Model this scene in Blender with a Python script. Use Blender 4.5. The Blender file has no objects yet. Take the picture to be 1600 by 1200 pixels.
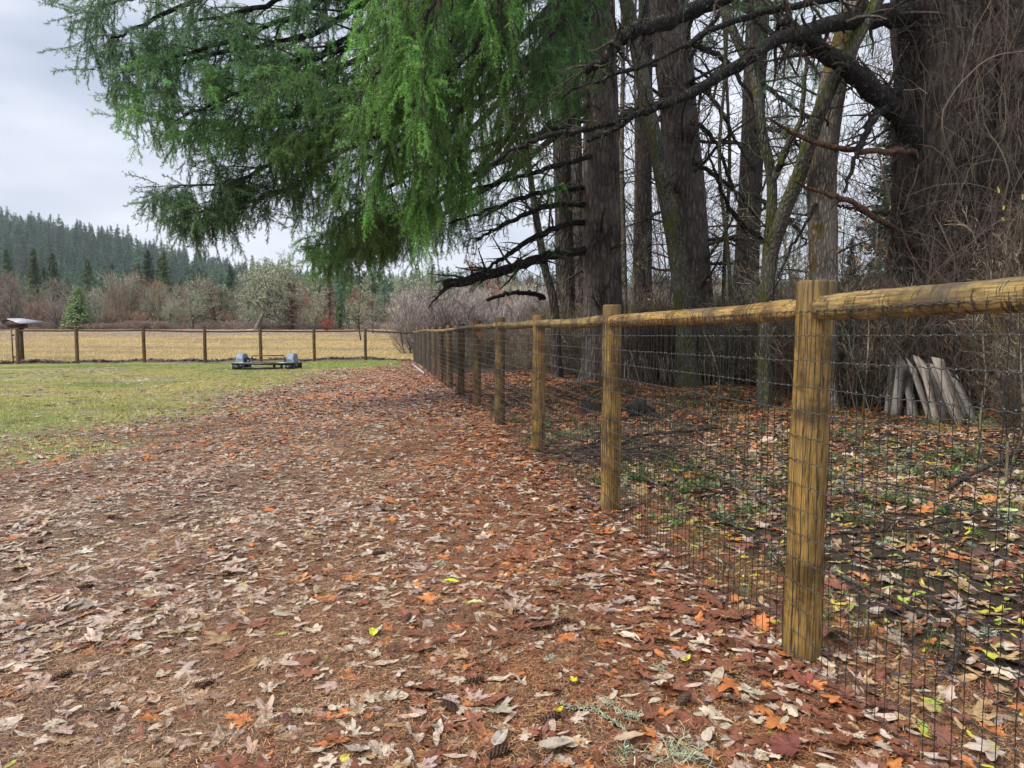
import bpy, math, random
import numpy as np

# ------------------------------------------------------------------ camera, sky, sun, exposure
SC = bpy.context.scene
COL = SC.collection
CAMZ, FPX, PITCH = 1.37, 1050.0, math.radians(4.25)
cam = bpy.data.objects.new('camera', bpy.data.cameras.new('camera'))
COL.objects.link(cam)
cam.location = (0, 0, CAMZ)
cam.rotation_euler = (math.pi / 2 - PITCH, 0, 0)
cam.data.sensor_width = 36.0
cam.data.lens = FPX / 1600 * 36
cam.data.clip_start = 0.05
cam.data.clip_end = 6000
SC.camera = cam
SC.view_settings.view_transform = 'Standard'
SC.view_settings.look = 'None'
SC.view_settings.gamma = 1
SC.view_settings.use_curve_mapping = False
SC.view_settings.exposure = 1.42
SUN_EL, SUN_AZ = math.radians(44), math.radians(-118)      # azimuth from +Y towards +X: light comes from the left, a little behind the camera

wd = bpy.data.worlds.new('World')
SC.world = wd
wd.use_nodes = True
wn, wl = wd.node_tree.nodes, wd.node_tree.links
wbg = wn['Background']
wbg.inputs['Strength'].default_value = 0.1
sky = wn.new('ShaderNodeTexSky')
sky.sky_type = 'NISHITA'
sky.sun_disc = False
sky.sun_elevation = SUN_EL
sky.sun_rotation = SUN_AZ
wtc = wn.new('ShaderNodeTexCoord')
wmap = wn.new('ShaderNodeMapping')
wmap.inputs['Scale'].default_value = (1.0, 1.0, 3.6)
wmap.inputs['Location'].default_value = (0.35, 0.1, 0.4)
wnz = wn.new('ShaderNodeTexNoise')
wnz.inputs['Scale'].default_value = 2.3
wnz.inputs['Detail'].default_value = 5
wnz.inputs['Roughness'].default_value = 0.48
wrp = wn.new('ShaderNodeValToRGB')
wrp.color_ramp.elements[0].position = 0.34
wrp.color_ramp.elements[0].color = (2.15, 2.4, 2.95, 1)
wrp.color_ramp.elements[1].position = 0.62
wrp.color_ramp.elements[1].color = (3.95, 4.05, 4.4, 1)
wmx = wn.new('ShaderNodeMix')
wmx.data_type = 'RGBA'
wmx.inputs[0].default_value = 0.94
wl.new(wtc.outputs['Generated'], wmap.inputs[0])
wl.new(wmap.outputs[0], wnz.inputs['Vector'])
wl.new(wnz.outputs['Fac'], wrp.inputs[0])
wl.new(sky.outputs[0], wmx.inputs[6])
wl.new(wrp.outputs[0], wmx.inputs[7])
wl.new(wmx.outputs[2], wbg.inputs['Color'])

sl = bpy.data.lights.new('sun', 'SUN')
sl.energy = 1.5
sl.angle = math.radians(26)
sl.color = (1.0, 0.965, 0.9)
sun = bpy.data.objects.new('sun', sl)
COL.objects.link(sun)
sun.rotation_euler = (math.pi / 2 - SUN_EL, 0, -SUN_AZ + math.pi)
SC.cycles.max_bounces = 6
SC.cycles.diffuse_bounces = 3
SC.cycles.glossy_bounces = 2
SC.cycles.transmission_bounces = 2
SC.cycles.use_fast_gi = False

# ------------------------------------------------------------------ helpers
rng = np.random.default_rng(11)
CP, SP = math.cos(PITCH), math.sin(PITCH)


def at(px, py, d):
    """the point seen at photograph pixel (px, py), d metres ahead"""
    u, v = (px - 800) / FPX, (600 - py) / FPX
    x, y, z = u, CP + v * SP, -SP + v * CP
    k = d / y
    return np.array([x * k, d, CAMZ + z * k])


def gh(x, y):
    """height of the ground"""
    x = np.asarray(x, float)
    y = np.asarray(y, float)
    t = np.clip((y - 37) / 75, 0, 1)
    z = 1.9 * t * t * (3 - 2 * t)
    z = z + 0.014 * np.sin(1.3 * x + .7 * y) + 0.010 * np.sin(2.9 * x - 1.7 * y + 1) + 0.006 * np.sin(6.1 * x + 4.3 * y + 2)
    s = x - (1.239 - .1971 * (y - 2.78))
    wd_ = np.clip((s - .3) / 3, 0, 1) * np.clip((60 - y) / 20, 0, 1)
    z = z + wd_ * (0.06 * np.sin(.9 * x + 1.1 * y) + .05 * np.sin(1.9 * x - 1.3 * y) + .05)
    # soil berm along the far fence
    q = (x + 4.9) * (-.27) + (y - 33.9) * .963 - .45
    z = z + 0.13 * np.exp(-(q / .55) ** 2) * (1 + .5 * np.sin(2.3 * x) * np.sin(.9 * x + 1)) * (x < -5.2) * (x > -45)
    z = z - 0.010 * np.exp(-(x * x + (y - 2.78) ** 2) / 9)
    return z


def fence_side(x, y):
    return x - (1.239 - .1971 * (y - 2.78))


class Geo:
    def __init__(s):
        s.V, s.Q, s.T, s.n = [], [], [], 0
        s.A = []

    def add(s, V, Q=None, T=None, a=0.0):
        V = np.asarray(V, float).reshape(-1, 3)
        s.V.append(V)
        s.A.append(np.full(len(V), a) if np.isscalar(a) else np.asarray(a, float).ravel())
        if Q is not None and len(Q):
            s.Q.append(np.asarray(Q, int).reshape(-1, 4) + s.n)
        if T is not None and len(T):
            s.T.append(np.asarray(T, int).reshape(-1, 3) + s.n)
        s.n += len(V)
        return s

    def tubes(s, P, R, K=3, cap=True, a=0.0, jit=0.0, rg=None):
        """P (N,S,3) centre lines, R (N,S) radii -> N tubes of K sides"""
        P = np.asarray(P, float)
        R = np.asarray(R, float)
        if P.ndim == 2:
            P, R = P[None], R[None]
        N, S = P.shape[:2]
        if N == 0:
            return s
        tan = np.gradient(P, axis=1)
        tan /= np.linalg.norm(tan, axis=2, keepdims=True) + 1e-9
        mean = tan.mean(1)
        ref = np.where(np.abs(mean[:, 2:3]) > .8, np.array([[1., 0, 0]]), np.array([[0, 0, 1.]]))
        e1 = np.cross(tan, ref[:, None, :])
        e1 /= np.linalg.norm(e1, axis=2, keepdims=True) + 1e-9
        e2 = np.cross(tan, e1)
        th = np.arange(K) * 2 * math.pi / K
        rr = R[:, :, None]
        if jit:
            rr = rr * (1 + jit * (rg or rng).normal(size=(N, S, K)))
        else:
            rr = np.repeat(rr, K, 2)
        V = P[:, :, None, :] + rr[..., None] * (np.cos(th)[None, None, :, None] * e1[:, :, None, :] + np.sin(th)[None, None, :, None] * e2[:, :, None, :])
        idx = np.arange(N * S * K).reshape(N, S, K)
        a0 = idx[:, :-1, :]
        b0 = idx[:, 1:, :]
        Q = np.stack([a0, b0, np.roll(b0, -1, 2), np.roll(a0, -1, 2)], -1).reshape(-1, 4)
        T = []
        if cap:
            c = idx[:, -1, :]
            for k in range(1, K - 1):
                T.append(np.stack([c[:, 0], c[:, k + 1], c[:, k]], -1))
            c = idx[:, 0, :]
            for k in range(1, K - 1):
                T.append(np.stack([c[:, 0], c[:, k], c[:, k + 1]], -1))
            T = np.concatenate(T)
        if not np.isscalar(a):
            a = np.repeat(np.asarray(a, float), S * K)
        s.add(V.reshape(-1, 3), Q, T, a)
        return s

    def box(s, c, h, ax=None, a=0.0):
        c, h = np.asarray(c, float), np.asarray(h, float)
        sg = np.array([[x, y, z] for x in (-1, 1) for y in (-1, 1) for z in (-1, 1)], float) * h
        if ax is not None:
            sg = sg @ np.asarray(ax, float)
        s.add(sg + c, [[0, 1, 3, 2], [4, 6, 7, 5], [0, 4, 5, 1], [2, 3, 7, 6], [0, 2, 6, 4], [1, 5, 7, 3]], None, a)
        return s

    def mesh(s, name, m, smooth=False, origin=None):
        V = np.concatenate(s.V) if s.V else np.zeros((0, 3))
        A = np.concatenate(s.A) if s.A else np.zeros(0)
        if origin is not None:
            V = V - np.asarray(origin)
        Q = np.concatenate(s.Q) if s.Q else np.zeros((0, 4), int)
        T = np.concatenate(s.T) if s.T else np.zeros((0, 3), int)
        me = bpy.data.meshes.new(name)
        me.vertices.add(len(V))
        me.vertices.foreach_set('co', V.astype(np.float32).ravel())
        me.loops.add(Q.size + T.size)
        me.loops.foreach_set('vertex_index', np.concatenate([Q.ravel(), T.ravel()]).astype(np.int32))
        me.polygons.add(len(Q) + len(T))
        st = np.concatenate([np.arange(len(Q)) * 4, Q.size + np.arange(len(T)) * 3]).astype(np.int32)
        me.polygons.foreach_set('loop_start', st)
        if smooth:
            me.polygons.foreach_set('use_smooth', np.ones(len(st), bool))
        at_ = me.attributes.new('va', 'FLOAT', 'POINT')
        at_.data.foreach_set('value', A.astype(np.float32))
        me.update(calc_edges=True)
        if m is not None:
            me.materials.append(m)
        return me


def link(name, me, parent=None, loc=None):
    o = bpy.data.objects.new(name, me)
    COL.objects.link(o)
    if parent is not None:
        o.parent = parent
    if loc is not None:
        o.location = loc
    return o


def tag(o, label=None, cat=None, group=None, kind=None):
    if label:
        o['label'] = label
    if cat:
        o['category'] = cat
    if group:
        o['group'] = group
    if kind:
        o['kind'] = kind
    return o


def thing(name, label, cat, loc, group=None, rz=0.0):
    o = bpy.data.objects.new(name, None)
    COL.objects.link(o)
    o.empty_display_size = .2
    o.location = loc
    o.rotation_euler = (0, 0, rz)
    return tag(o, label, cat, group)


def part(name, geo, m, parent, smooth=False, color=None, kind=None, world=True):
    """a part whose geometry was laid out in world space (parent is an unrotated Empty)"""
    org = np.array(parent.location) if world else None
    o = link(name, geo.mesh(name, m, smooth, org), parent)
    if color:
        o.color = (*color, 1)
    if kind:
        o['kind'] = kind
    return o


def copy_tree(o, parent=None):
    c = o.copy()
    COL.objects.link(c)
    c.parent = parent
    for ch in list(o.children):
        copy_tree(ch, c)
    return c


def spline(ctrl, n):
    """Catmull-Rom through rows of any width"""
    c = np.asarray(ctrl, float)
    c = np.vstack([2 * c[0] - c[1], c, 2 * c[-1] - c[-2]])
    m = len(c) - 3
    t = np.linspace(0, m - 1e-6, n)
    i = t.astype(int)
    f = (t - i)[:, None]
    p0, p1, p2, p3 = c[i], c[i + 1], c[i + 2], c[i + 3]
    return .5 * (2 * p1 + (p2 - p0) * f + (2 * p0 - 5 * p1 + 4 * p2 - p3) * f ** 2 + (3 * p1 - p0 - 3 * p2 + p3) * f ** 3)


def pline(ctrl, n=24, wob=0.0, rg=None):
    """ctrl rows (px, py, depth, radius) -> P (n,3), R (n)"""
    c = np.array([[*at(a, b, d), r] for a, b, d, r in ctrl])
    q = spline(c, n)
    P, R = q[:, :3], np.maximum(q[:, 3], .002)
    if wob:
        w = (rg or rng).normal(size=(n, 3)) * wob
        w[0] = 0
        P = P + w
    return P, R


def grow(P, R, n, L, ang, rr, S, rg, up=0.0, wob=.12, t0=.15, t1=1.0, fall=.5, rmin=.002, flat=0.0, tip=.25):
    """n children on each of N parent lines; returns their lines (N*n, S, 3) and radii"""
    N, S0 = P.shape[:2]
    if N == 0:
        return np.zeros((0, S, 3)), np.zeros((0, S))
    t = t0 + (t1 - t0) * ((np.arange(n)[None] + rg.random((N, n))) / n)
    f = t * (S0 - 1.0001)
    i = f.astype(int)
    f = (f - i)[..., None]
    ar = np.arange(N)[:, None]
    base = P[ar, i] * (1 - f) + P[ar, i + 1] * f
    tan = P[ar, i + 1] - P[ar, i]
    tan /= np.linalg.norm(tan, axis=2, keepdims=True) + 1e-9
    rad = (R[ar, i] * (1 - f[..., 0]) + R[ar, i + 1] * f[..., 0])
    v = rg.normal(size=(N, n, 3))
    if flat:
        v[..., 2] *= (1 - flat)
    v -= (v * tan).sum(-1, keepdims=True) * tan
    v /= np.linalg.norm(v, axis=2, keepdims=True) + 1e-9
    a = ang * (1 + .25 * rg.normal(size=(N, n, 1)))
    d = tan * np.cos(a) + v * np.sin(a)
    M = N * n
    d = d.reshape(M, 3)
    base = base.reshape(M, 3)
    ln = (L * (1 - fall * t) * rg.uniform(.55, 1.25, (N, n))).reshape(M)
    step = (ln / (S - 1))[:, None]
    out = np.zeros((M, S, 3))
    out[:, 0] = base
    for k in range(1, S):
        d = d + rg.normal(size=(M, 3)) * wob
        d[:, 2] += up / S
        d /= np.linalg.norm(d, axis=1, keepdims=True)
        out[:, k] = out[:, k - 1] + d * step
    r0 = np.maximum(np.minimum(rad.reshape(M) * rr, ln * .05), rmin)
    rads = r0[:, None] * np.linspace(1, tip, S)[None]
    return out, np.maximum(rads, rmin * .6)


# ------------------------------------------------------------------ materials
class MB:
    def __init__(s, name, rough=.8, spec=.3):
        s.m = bpy.data.materials.new(name)
        s.m.use_nodes = True
        s.n, s.l = s.m.node_tree.nodes, s.m.node_tree.links
        s.b = s.n['Principled BSDF']
        s.b.inputs['Roughness'].default_value = rough
        s.b.inputs['Specular IOR Level'].default_value = spec

    def _in(s, sock, v):
        if hasattr(v, 'is_output') or hasattr(v, 'links'):
            s.l.new(v, sock)
        elif v is not None:
            if isinstance(v, (tuple, list)) and len(v) == 3 and sock.type == 'RGBA':
                v = (*v, 1)
            sock.default_value = v

    def pos(s, scale=None, obj=False):
        if obj:
            o = s.n.new('ShaderNodeTexCoord').outputs['Object']
        else:
            o = s.n.new('ShaderNodeNewGeometry').outputs['Position']
        if scale is not None:
            mp = s.n.new('ShaderNodeMapping')
            mp.inputs['Scale'].default_value = scale
            s.l.new(o, mp.inputs[0])
            o = mp.outputs[0]
        return o

    def noise(s, vec, scale, detail=4, rough=.55, dist=0.0, out='Fac'):
        t = s.n.new('ShaderNodeTexNoise')
        t.inputs['Scale'].default_value = scale
        t.inputs['Detail'].default_value = detail
        t.inputs['Roughness'].default_value = rough
        t.inputs['Distortion'].default_value = dist
        s._in(t.inputs['Vector'], vec)
        return t.outputs[out]

    def voro(s, vec, scale, feature='F1', out='Distance', rnd=1.0):
        t = s.n.new('ShaderNodeTexVoronoi')
        t.feature = feature
        t.inputs['Scale'].default_value = scale
        t.inputs['Randomness'].default_value = rnd
        s._in(t.inputs['Vector'], vec)
        return t.outputs[out]

    def ramp(s, fac, stops, interp='LINEAR'):
        t = s.n.new('ShaderNodeValToRGB')
        cr = t.color_ramp
        cr.interpolation = interp
        while len(cr.elements) < len(stops):
            cr.elements.new(.5)
        for e, (p, c) in zip(cr.elements, stops):
            e.position = p
            if not isinstance(c, (tuple, list)):
                c = (c, c, c)
            e.color = (*c[:3], 1)
        s._in(t.inputs[0], fac)
        return t.outputs[0]

    def mix(s, fac, a, b, mode='MIX'):
        t = s.n.new('ShaderNodeMix')
        t.data_type = 'RGBA'
        t.blend_type = mode
        s._in(t.inputs[0], fac)
        s._in(t.inputs[6], a)
        s._in(t.inputs[7], b)
        return t.outputs[2]

    def math(s, op, a, b=None, clamp=False):
        t = s.n.new('ShaderNodeMath')
        t.operation = op
        t.use_clamp = clamp
        s._in(t.inputs[0], a)
        if b is not None:
            s._in(t.inputs[1], b)
        return t.outputs[0]

    def sep(s, vec):
        t = s.n.new('ShaderNodeSeparateXYZ')
        s._in(t.inputs[0], vec)
        return t.outputs

    def comb(s, x, y, z):
        t = s.n.new('ShaderNodeCombineXYZ')
        for i, v in enumerate((x, y, z)):
            s._in(t.inputs[i], v)
        return t.outputs[0]

    def attr(s, name, typ='GEOMETRY', out='Color'):
        t = s.n.new('ShaderNodeAttribute')
        t.attribute_type = typ
        t.attribute_name = name
        return t.outputs[out]

    def objcol(s):
        return s.n.new('ShaderNodeObjectInfo').outputs['Color']

    def objrand(s):
        return s.n.new('ShaderNodeObjectInfo').outputs['Random']

    def bump(s, h, strength=.5, dist=.02):
        t = s.n.new('ShaderNodeBump')
        t.inputs['Strength'].default_value = strength
        t.inputs['Distance'].default_value = dist
        s._in(t.inputs['Height'], h)
        s.l.new(t.outputs[0], s.b.inputs['Normal'])

    def col(s, c):
        s._in(s.b.inputs['Base Color'], c)
        return s

    def rough(s, c):
        s._in(s.b.inputs['Roughness'], c)
        return s


def simple(name, c, rough=.7, spec=.3, metal=0.0, var=.25, scale=30):
    m = MB(name, rough, spec)
    m.b.inputs['Metallic'].default_value = metal
    nz = m.noise(m.pos(), scale, 5)
    m.col(m.mix(m.ramp(nz, [(.3, 0), (.7, 1)]), tuple(x * (1 - var) for x in c), tuple(min(1, x * (1 + var)) for x in c)))
    m.bump(nz, .25, .004)
    return m.m


def bark(name, dark, light, moss=0.0, mosscol=(.10, .11, .025), sc=1.0, lichen=0.0, usecol=False):
    m = MB(name, .85, .25)
    p = m.pos((1, 1, .24))
    w = m.noise(p, 3.0 * sc, 3, out='Color')
    pv = m.mix(.06 / sc, p, w, 'ADD')
    v1 = m.voro(pv, 9.5 * sc, 'DISTANCE_TO_EDGE')
    v2 = m.noise(p, 34 * sc, 6, .65)
    crack = m.ramp(v1, [(0.0, 0), (.10, .25), (.27, .9), (.5, 1)])
    hgt = m.math('ADD', crack, m.math('MULTIPLY', v2, .7))
    c = m.mix(m.ramp(v2, [(.3, 0), (.7, 1)]), dark, light)
    c = m.mix(m.math('MULTIPLY', m.math('SUBTRACT', 1.0, crack), .92), c, tuple(x * .25 for x in dark))
    big = m.noise(m.pos(), 1.1, 3)
    c = m.mix(m.math('MULTIPLY', m.ramp(big, [(.35, 0), (.65, 1)]), .35), c, tuple(x * 1.5 for x in light))
    if usecol:
        c = m.mix(1.0, c, m.objcol(), 'MULTIPLY')
    if lichen:
        lz = m.noise(m.pos(), 16, 5, .7)
        f = m.math('MULTIPLY', m.ramp(lz, [(.60 - .1 * lichen, 0), (.68, 1)]), min(1, lichen))
        c = m.mix(f, c, (.30, .36, .26))
    if moss:
        nz = m.noise(m.pos(), 2.3, 6, .68)
        g = m.n.new('ShaderNodeNewGeometry')
        nx = m.sep(g.outputs['Normal'])
        up = m.math('ADD', m.math('MULTIPLY', nx[2], .25), m.math('MULTIPLY', nx[0], -.12))
        up = m.math('MULTIPLY', up, .6)
        f = m.ramp(m.math('ADD', nz, up), [(.62 - .22 * moss, 0), (.74 - .22 * moss, 1)])
        mz = m.noise(m.pos(), 60, 3)
        c = m.mix(f, c, m.mix(mz, tuple(x * .5 for x in mosscol), tuple(x * 1.6 for x in mosscol)))
    m.col(c)
    m.bump(hgt, 1.0, .06 / sc)
    return m.m


MT = {}
MT['fir_bark'] = bark('fir_bark', (.065, .052, .046), (.24, .195, .17), lichen=.4)
MT['fir_bark_dark'] = bark('fir_bark_dark', (.036, .029, .026), (.13, .105, .092), lichen=.3)
MT['giant_bark'] = bark('giant_bark', (.022, .017, .014), (.085, .064, .054), sc=.9, lichen=.3)
MT['mossy_bark'] = bark('mossy_bark', (.06, .052, .042), (.21, .19, .15), moss=.55, sc=2.0, lichen=.7)
MT['alder_bark'] = bark('alder_bark', (.12, .095, .075), (.33, .28, .23), moss=.35, mosscol=(.13, .09, .02), sc=2.2, lichen=.5)
MT['limb_bark'] = bark('limb_bark', (.011, .009, .008), (.036, .029, .025), sc=2.5, lichen=.4)
MT['twig'] = bark('twig', (.05, .037, .03), (.15, .115, .09), sc=3, lichen=.4, usecol=False)
MT['dead_orange_wood'] = bark('dead_orange_wood', (.09, .045, .028), (.30, .15, .085), sc=3, lichen=.5)
MT['far_bark'] = bark('far_bark', (.45, .40, .36), (1, .95, .9), sc=1, lichen=.3, usecol=True)

# twigs whose colour is the object's own colour
m = MB('coloured_twig', .8, .2)
m.col(m.mix(1.0, m.objcol(), m.ramp(m.noise(m.pos(), 1.5, 4), [(.3, (.6, .6, .6)), (.7, (1.25, 1.25, 1.25))]), 'MULTIPLY'))
MT['ctwig'] = m.m

# instanced twigs / tufts / foliage: the instance's own tint
def tinted(name, rough=.6, spec=.3, lo=.6, hi=1.35, trans=0.0, skew=None):
    m = MB(name, rough, spec)
    c = m.attr('tint', 'INSTANCER')
    v = m.attr('va', 'GEOMETRY', 'Fac')
    c = m.mix(1.0, c, m.ramp(v, [(0, lo), (1, hi)] if not skew else [(0, lo), (.72, skew), (1, hi)]), 'MULTIPLY')
    m.col(c)
    if trans:
        tr = m.n.new('ShaderNodeBsdfTranslucent')
        m._in(tr.inputs['Color'], c)
        mx = m.n.new('ShaderNodeMixShader')
        mx.inputs[0].default_value = trans
        m.l.new(m.b.outputs[0], mx.inputs[1])
        m.l.new(tr.outputs[0], mx.inputs[2])
        m.l.new(mx.outputs[0], m.n['Material Output'].inputs['Surface'])
    return m.m


MT['needle'] = tinted('needle', .40, .5, lo=.28, hi=1.75, trans=.35)
MT['far_needle'] = tinted('far_needle', .8, .1)
MT['grass_blade'] = tinted('grass_blade', .6, .25, lo=.5, hi=1.4, trans=.2)
MT['inst_twig'] = tinted('inst_twig', .7, .35, lo=.2, hi=2.6, skew=.95)
MT['litter_needle'] = tinted('litter_needle', .6, .3, lo=.45, hi=1.5)


def leaf_mat(name, inst):
    m = MB(name, .42, .5)
    tint = m.attr('tint', 'INSTANCER') if inst else m.objcol()
    lp = m.attr('lp', 'GEOMETRY', 'Vector')
    va = m.attr('va', 'GEOMETRY', 'Fac')
    rnd = m.math('MULTIPLY', m.objrand(), 7.0)
    off = m.n.new('ShaderNodeVectorMath')
    off.operation = 'ADD'
    m.l.new(lp, off.inputs[0])
    m.l.new(m.comb(rnd, rnd, 0.0), off.inputs[1])
    blot = m.noise(off.outputs[0], 3.2, 5, .62)
    spot = m.noise(off.outputs[0], 22, 3, .6)
    c = m.mix(1.0, tint, m.ramp(blot, [(.28, (.48, .42, .38)), (.5, (1, 1, 1)), (.75, (1.28, 1.26, 1.2))]), 'MULTIPLY')
    c = m.mix(m.math('MULTIPLY', m.ramp(spot, [(.60, 0), (.70, 1)]), .5), c, (.035, .02, .012))
    xy = m.sep(lp)
    # midrib and side veins
    rib = m.ramp(m.math('ABSOLUTE', xy[1]), [(.0, 1), (.022, 1), (.035, 0)])
    ang = m.math('ARCTAN2', xy[1], m.math('ADD', xy[0], .45))
    sv = m.math('ABSOLUTE', m.math('SINE', m.math('MULTIPLY', m.math('ADD', xy[0], m.math('MULTIPLY', m.math('ABSOLUTE', xy[1]), -.7)), 22.0)))
    sv = m.ramp(sv, [(0.0, .6), (.10, .5), (.2, 0)])
    rays = m.math('ABSOLUTE', m.math('SINE', m.math('MULTIPLY', ang, 3.0)))
    rays = m.ramp(rays, [(0, .9), (.07, .7), (.12, 0)])
    vein = m.mix(va, m.mix(1.0, rib, sv, 'LIGHTEN'), rays)
    c = m.mix(m.math('MULTIPLY', vein, .42), c, m.mix(1.0, tint, (1.55, 1.5, 1.4), 'MULTIPLY'))
    m.col(c)
    m.rough(m.ramp(blot, [(.3, .28), (.7, .6)]))
    m.bump(m.math('SUBTRACT', m.math('MULTIPLY', spot, .5), vein), .35, .003)
    return m.m


MT['leaf_i'] = leaf_mat('leaf_instanced', True)
MT['leaf_o'] = leaf_mat('leaf_single', False)


def wood_post(name, base, light, dark, ticks=False, axis=2, grey=.5):
    """peeled, pressure treated pole; object space, long axis = axis"""
    m = MB(name, .62, .4)
    sc = [1, 1, 1]
    sc[axis] = .045
    rnd = m.math('MULTIPLY', m.objrand(), 37.0)
    off = m.n.new('ShaderNodeVectorMath')
    off.operation = 'ADD'
    m.l.new(m.pos(None, True), off.inputs[0])
    m.l.new(m.comb(rnd, rnd, rnd), off.inputs[1])
    mp = m.n.new('ShaderNodeMapping')
    mp.inputs['Scale'].default_value = sc
    m.l.new(off.outputs[0], mp.inputs[0])
    p = mp.outputs[0]
    grain = m.noise(p, 75, 6, .7, .4)
    fine = m.noise(p, 240, 4, .6)
    crack = m.noise(p, 26, 5, .62, .6)
    c = m.mix(m.ramp(grain, [(.38, 0), (.61, 1)]), dark, base)
    c = m.mix(m.math('MULTIPLY', m.ramp(fine, [(.45, 0), (.62, 1)]), .6), c, light)
    blotch = m.noise(off.outputs[0], 5.5, 6, .68)
    c = m.mix(m.math('MULTIPLY', m.ramp(blotch, [(.46, 0), (.60, 1)]), .7), c, tuple(x * .7 for x in dark))
    ck = m.ramp(crack, [(.33, 1), (.385, 0)])
    c = m.mix(m.math('MULTIPLY', ck, .85), c, (.022, .014, .008))
    # weathered top end
    z = m.sep(m.pos(None, True))[axis]
    if grey:
        tz = m.ramp(m.math('ADD', z, m.math('MULTIPLY', blotch, .25)), [(.0, 0), (1, 1)])
        tz = m.math('MULTIPLY', m.math('SUBTRACT', m.math('ADD', z, m.math('MULTIPLY', blotch, .16)), 1.50), 9.0, True)
        c = m.mix(m.math('MULTIPLY', tz, grey), c, (.085, .065, .035))
        gz = m.math('MULTIPLY', m.math('SUBTRACT', .16, m.math('ADD', z, m.math('MULTIPLY', blotch, .12))), 8.0, True)
        c = m.mix(m.math('MULTIPLY', gz, .75), c, (.06, .045, .03))
    kn = m.voro(m.pos((2.2, 2.2, 1.35) if axis == 2 else (1.35, 2.2, 2.2), True), 2.3, 'F1')
    kf = m.ramp(kn, [(.055, 1), (.085, .25), (.12, 0)])
    c = m.mix(m.math('MULTIPLY', kf, .8), c, (.05, .03, .015))
    if ticks:
        tp = m.n.new('ShaderNodeMapping')
        tp.inputs['Scale'].default_value = (62, 9, 9) if axis == 0 else (9, 9, 62)
        m.l.new(off.outputs[0], tp.inputs[0])
        tk = m.noise(tp.outputs[0], 1.0, 3, .6, .8)
        band = m.noise(off.outputs[0], 7, 2)
        tf = m.math('MULTIPLY', m.ramp(tk, [(.55, 0), (.60, 1)]), m.ramp(band, [(.36, 0), (.48, .9)]))
        c = m.mix(tf, c, (.035, .02, .01))
        wet = m.noise(m.pos((.6, 3, 3), True), 3.2, 5, .6)
        c = m.mix(m.math('MULTIPLY', m.ramp(wet, [(.50, 0), (.60, 1)]), .7), c, (.10, .08, .06))
    c = m.mix(1.0, c, m.ramp(m.objrand(), [(0, (.72, .74, .80)), (.5, (1, 1, 1)), (1, (1.12, 1.02, .92))]), 'MULTIPLY')
    m.col(c)
    m.rough(m.ramp(blotch, [(.3, .78), (.6, .5)]))
    h = m.math('SUBTRACT', grain, m.math('MULTIPLY', ck, 1.6))
    m.bump(h, .7, .006)
    return m.m


MT['post'] = wood_post('post_wood', (.33, .19, .040), (.46, .31, .095), (.045, .024, .009))
MT['rail'] = wood_post('rail_wood', (.40, .26, .075), (.57, .42, .17), (.095, .052, .018), ticks=True, axis=0, grey=0)
MT['post_far'] = wood_post('post_wood_dark', (.22, .13, .045), (.32, .21, .08), (.08, .045, .018))
MT['board'] = wood_post('weathered_board', (.29, .265, .235), (.45, .42, .385), (.17, .145, .12), grey=0)
MT['board_red'] = wood_post('reddish_board', (.27, .16, .11), (.40, .27, .2), (.14, .08, .05), grey=0)
MT['wire'] = simple('galvanised_wire', (.028, .028, .03), .42, .5, .5, .5, 60)
MT['wire_knot'] = simple('wire_knot', (.13, .128, .125), .35, .6, .7, .3, 60)
MT['black_metal'] = simple('black_painted_steel', (.016, .016, .018), .45, .5, .2, .4, 20)
MT['plate'] = simple('galvanised_plate', (.52, .51, .52), .4, .5, .6, .25, 14)
MT['fender'] = simple('blue_grey_fender', (.22, .28, .35), .5, .4, .0, .45, 9)
MT['rubber'] = simple('tyre_rubber', (.03, .03, .033), .7, .3, 0, .3, 30)
MT['rust'] = simple('rusty_steel', (.17, .075, .04), .75, .3, .2, .5, 25)
MT['roof_metal'] = simple('pale_metal_roof', (.40, .39, .43), .5, .4, .2, .25, 6)
MT['dark_wood'] = simple('dark_stained_wood', (.055, .032, .025), .7, .3, 0, .5, 20)
MT['white_paint'] = simple('worn_white_paint', (.42, .41, .38), .6, .3, 0, .15, 10)
MT['char'] = simple('charred_wood', (.028, .022, .02), .8, .35, 0, .7, 22)
MT['cone'] = simple('cone_scale', (.085, .045, .032), .7, .3, 0, .5, 90)
MT['lichen'] = simple('lichen_strand', (.50, .53, .37), .85, .1, 0, .3, 60)
MT['moss'] = simple('ground_moss', (.11, .15, .045), .9, .1, 0, .5, 40)

# ------------------------------------------------------------------ ground sheet
def sst(a, b, x):
    t = np.clip((x - a) / (b - a), 0, 1)
    return t * t * (3 - 2 * t)


def sumsin(x, y, f, seed):
    r = np.random.default_rng(seed)
    z = 0
    for k in range(7):
        a = r.uniform(0, 6.28)
        w = f * r.uniform(.5, 2.1)
        z = z + np.sin(w * (x * math.cos(a) + y * math.sin(a)) + r.uniform(0, 6.28))
    return z / 3.5


def lawn_mask(x, y):
    edge = -4.35 + 1.1 * sumsin(x, y, .55, 5) + .5 * sumsin(x, y, 1.9, 6)
    side = sst(1.6, -4.2, x - edge) * sst(3.7, 6.8, y)
    far = sst(24.0, 28.5, y + 1.3 * sumsin(x, y, .8, 7))
    inside = (fence_side(x, y) < .1) * 1.0
    return np.maximum(side, far) * inside


def far_side(x, y):
    """signed distance beyond the far fence line"""
    return (x + 4.9) * (-.27) + (y - 33.9) * .963


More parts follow.
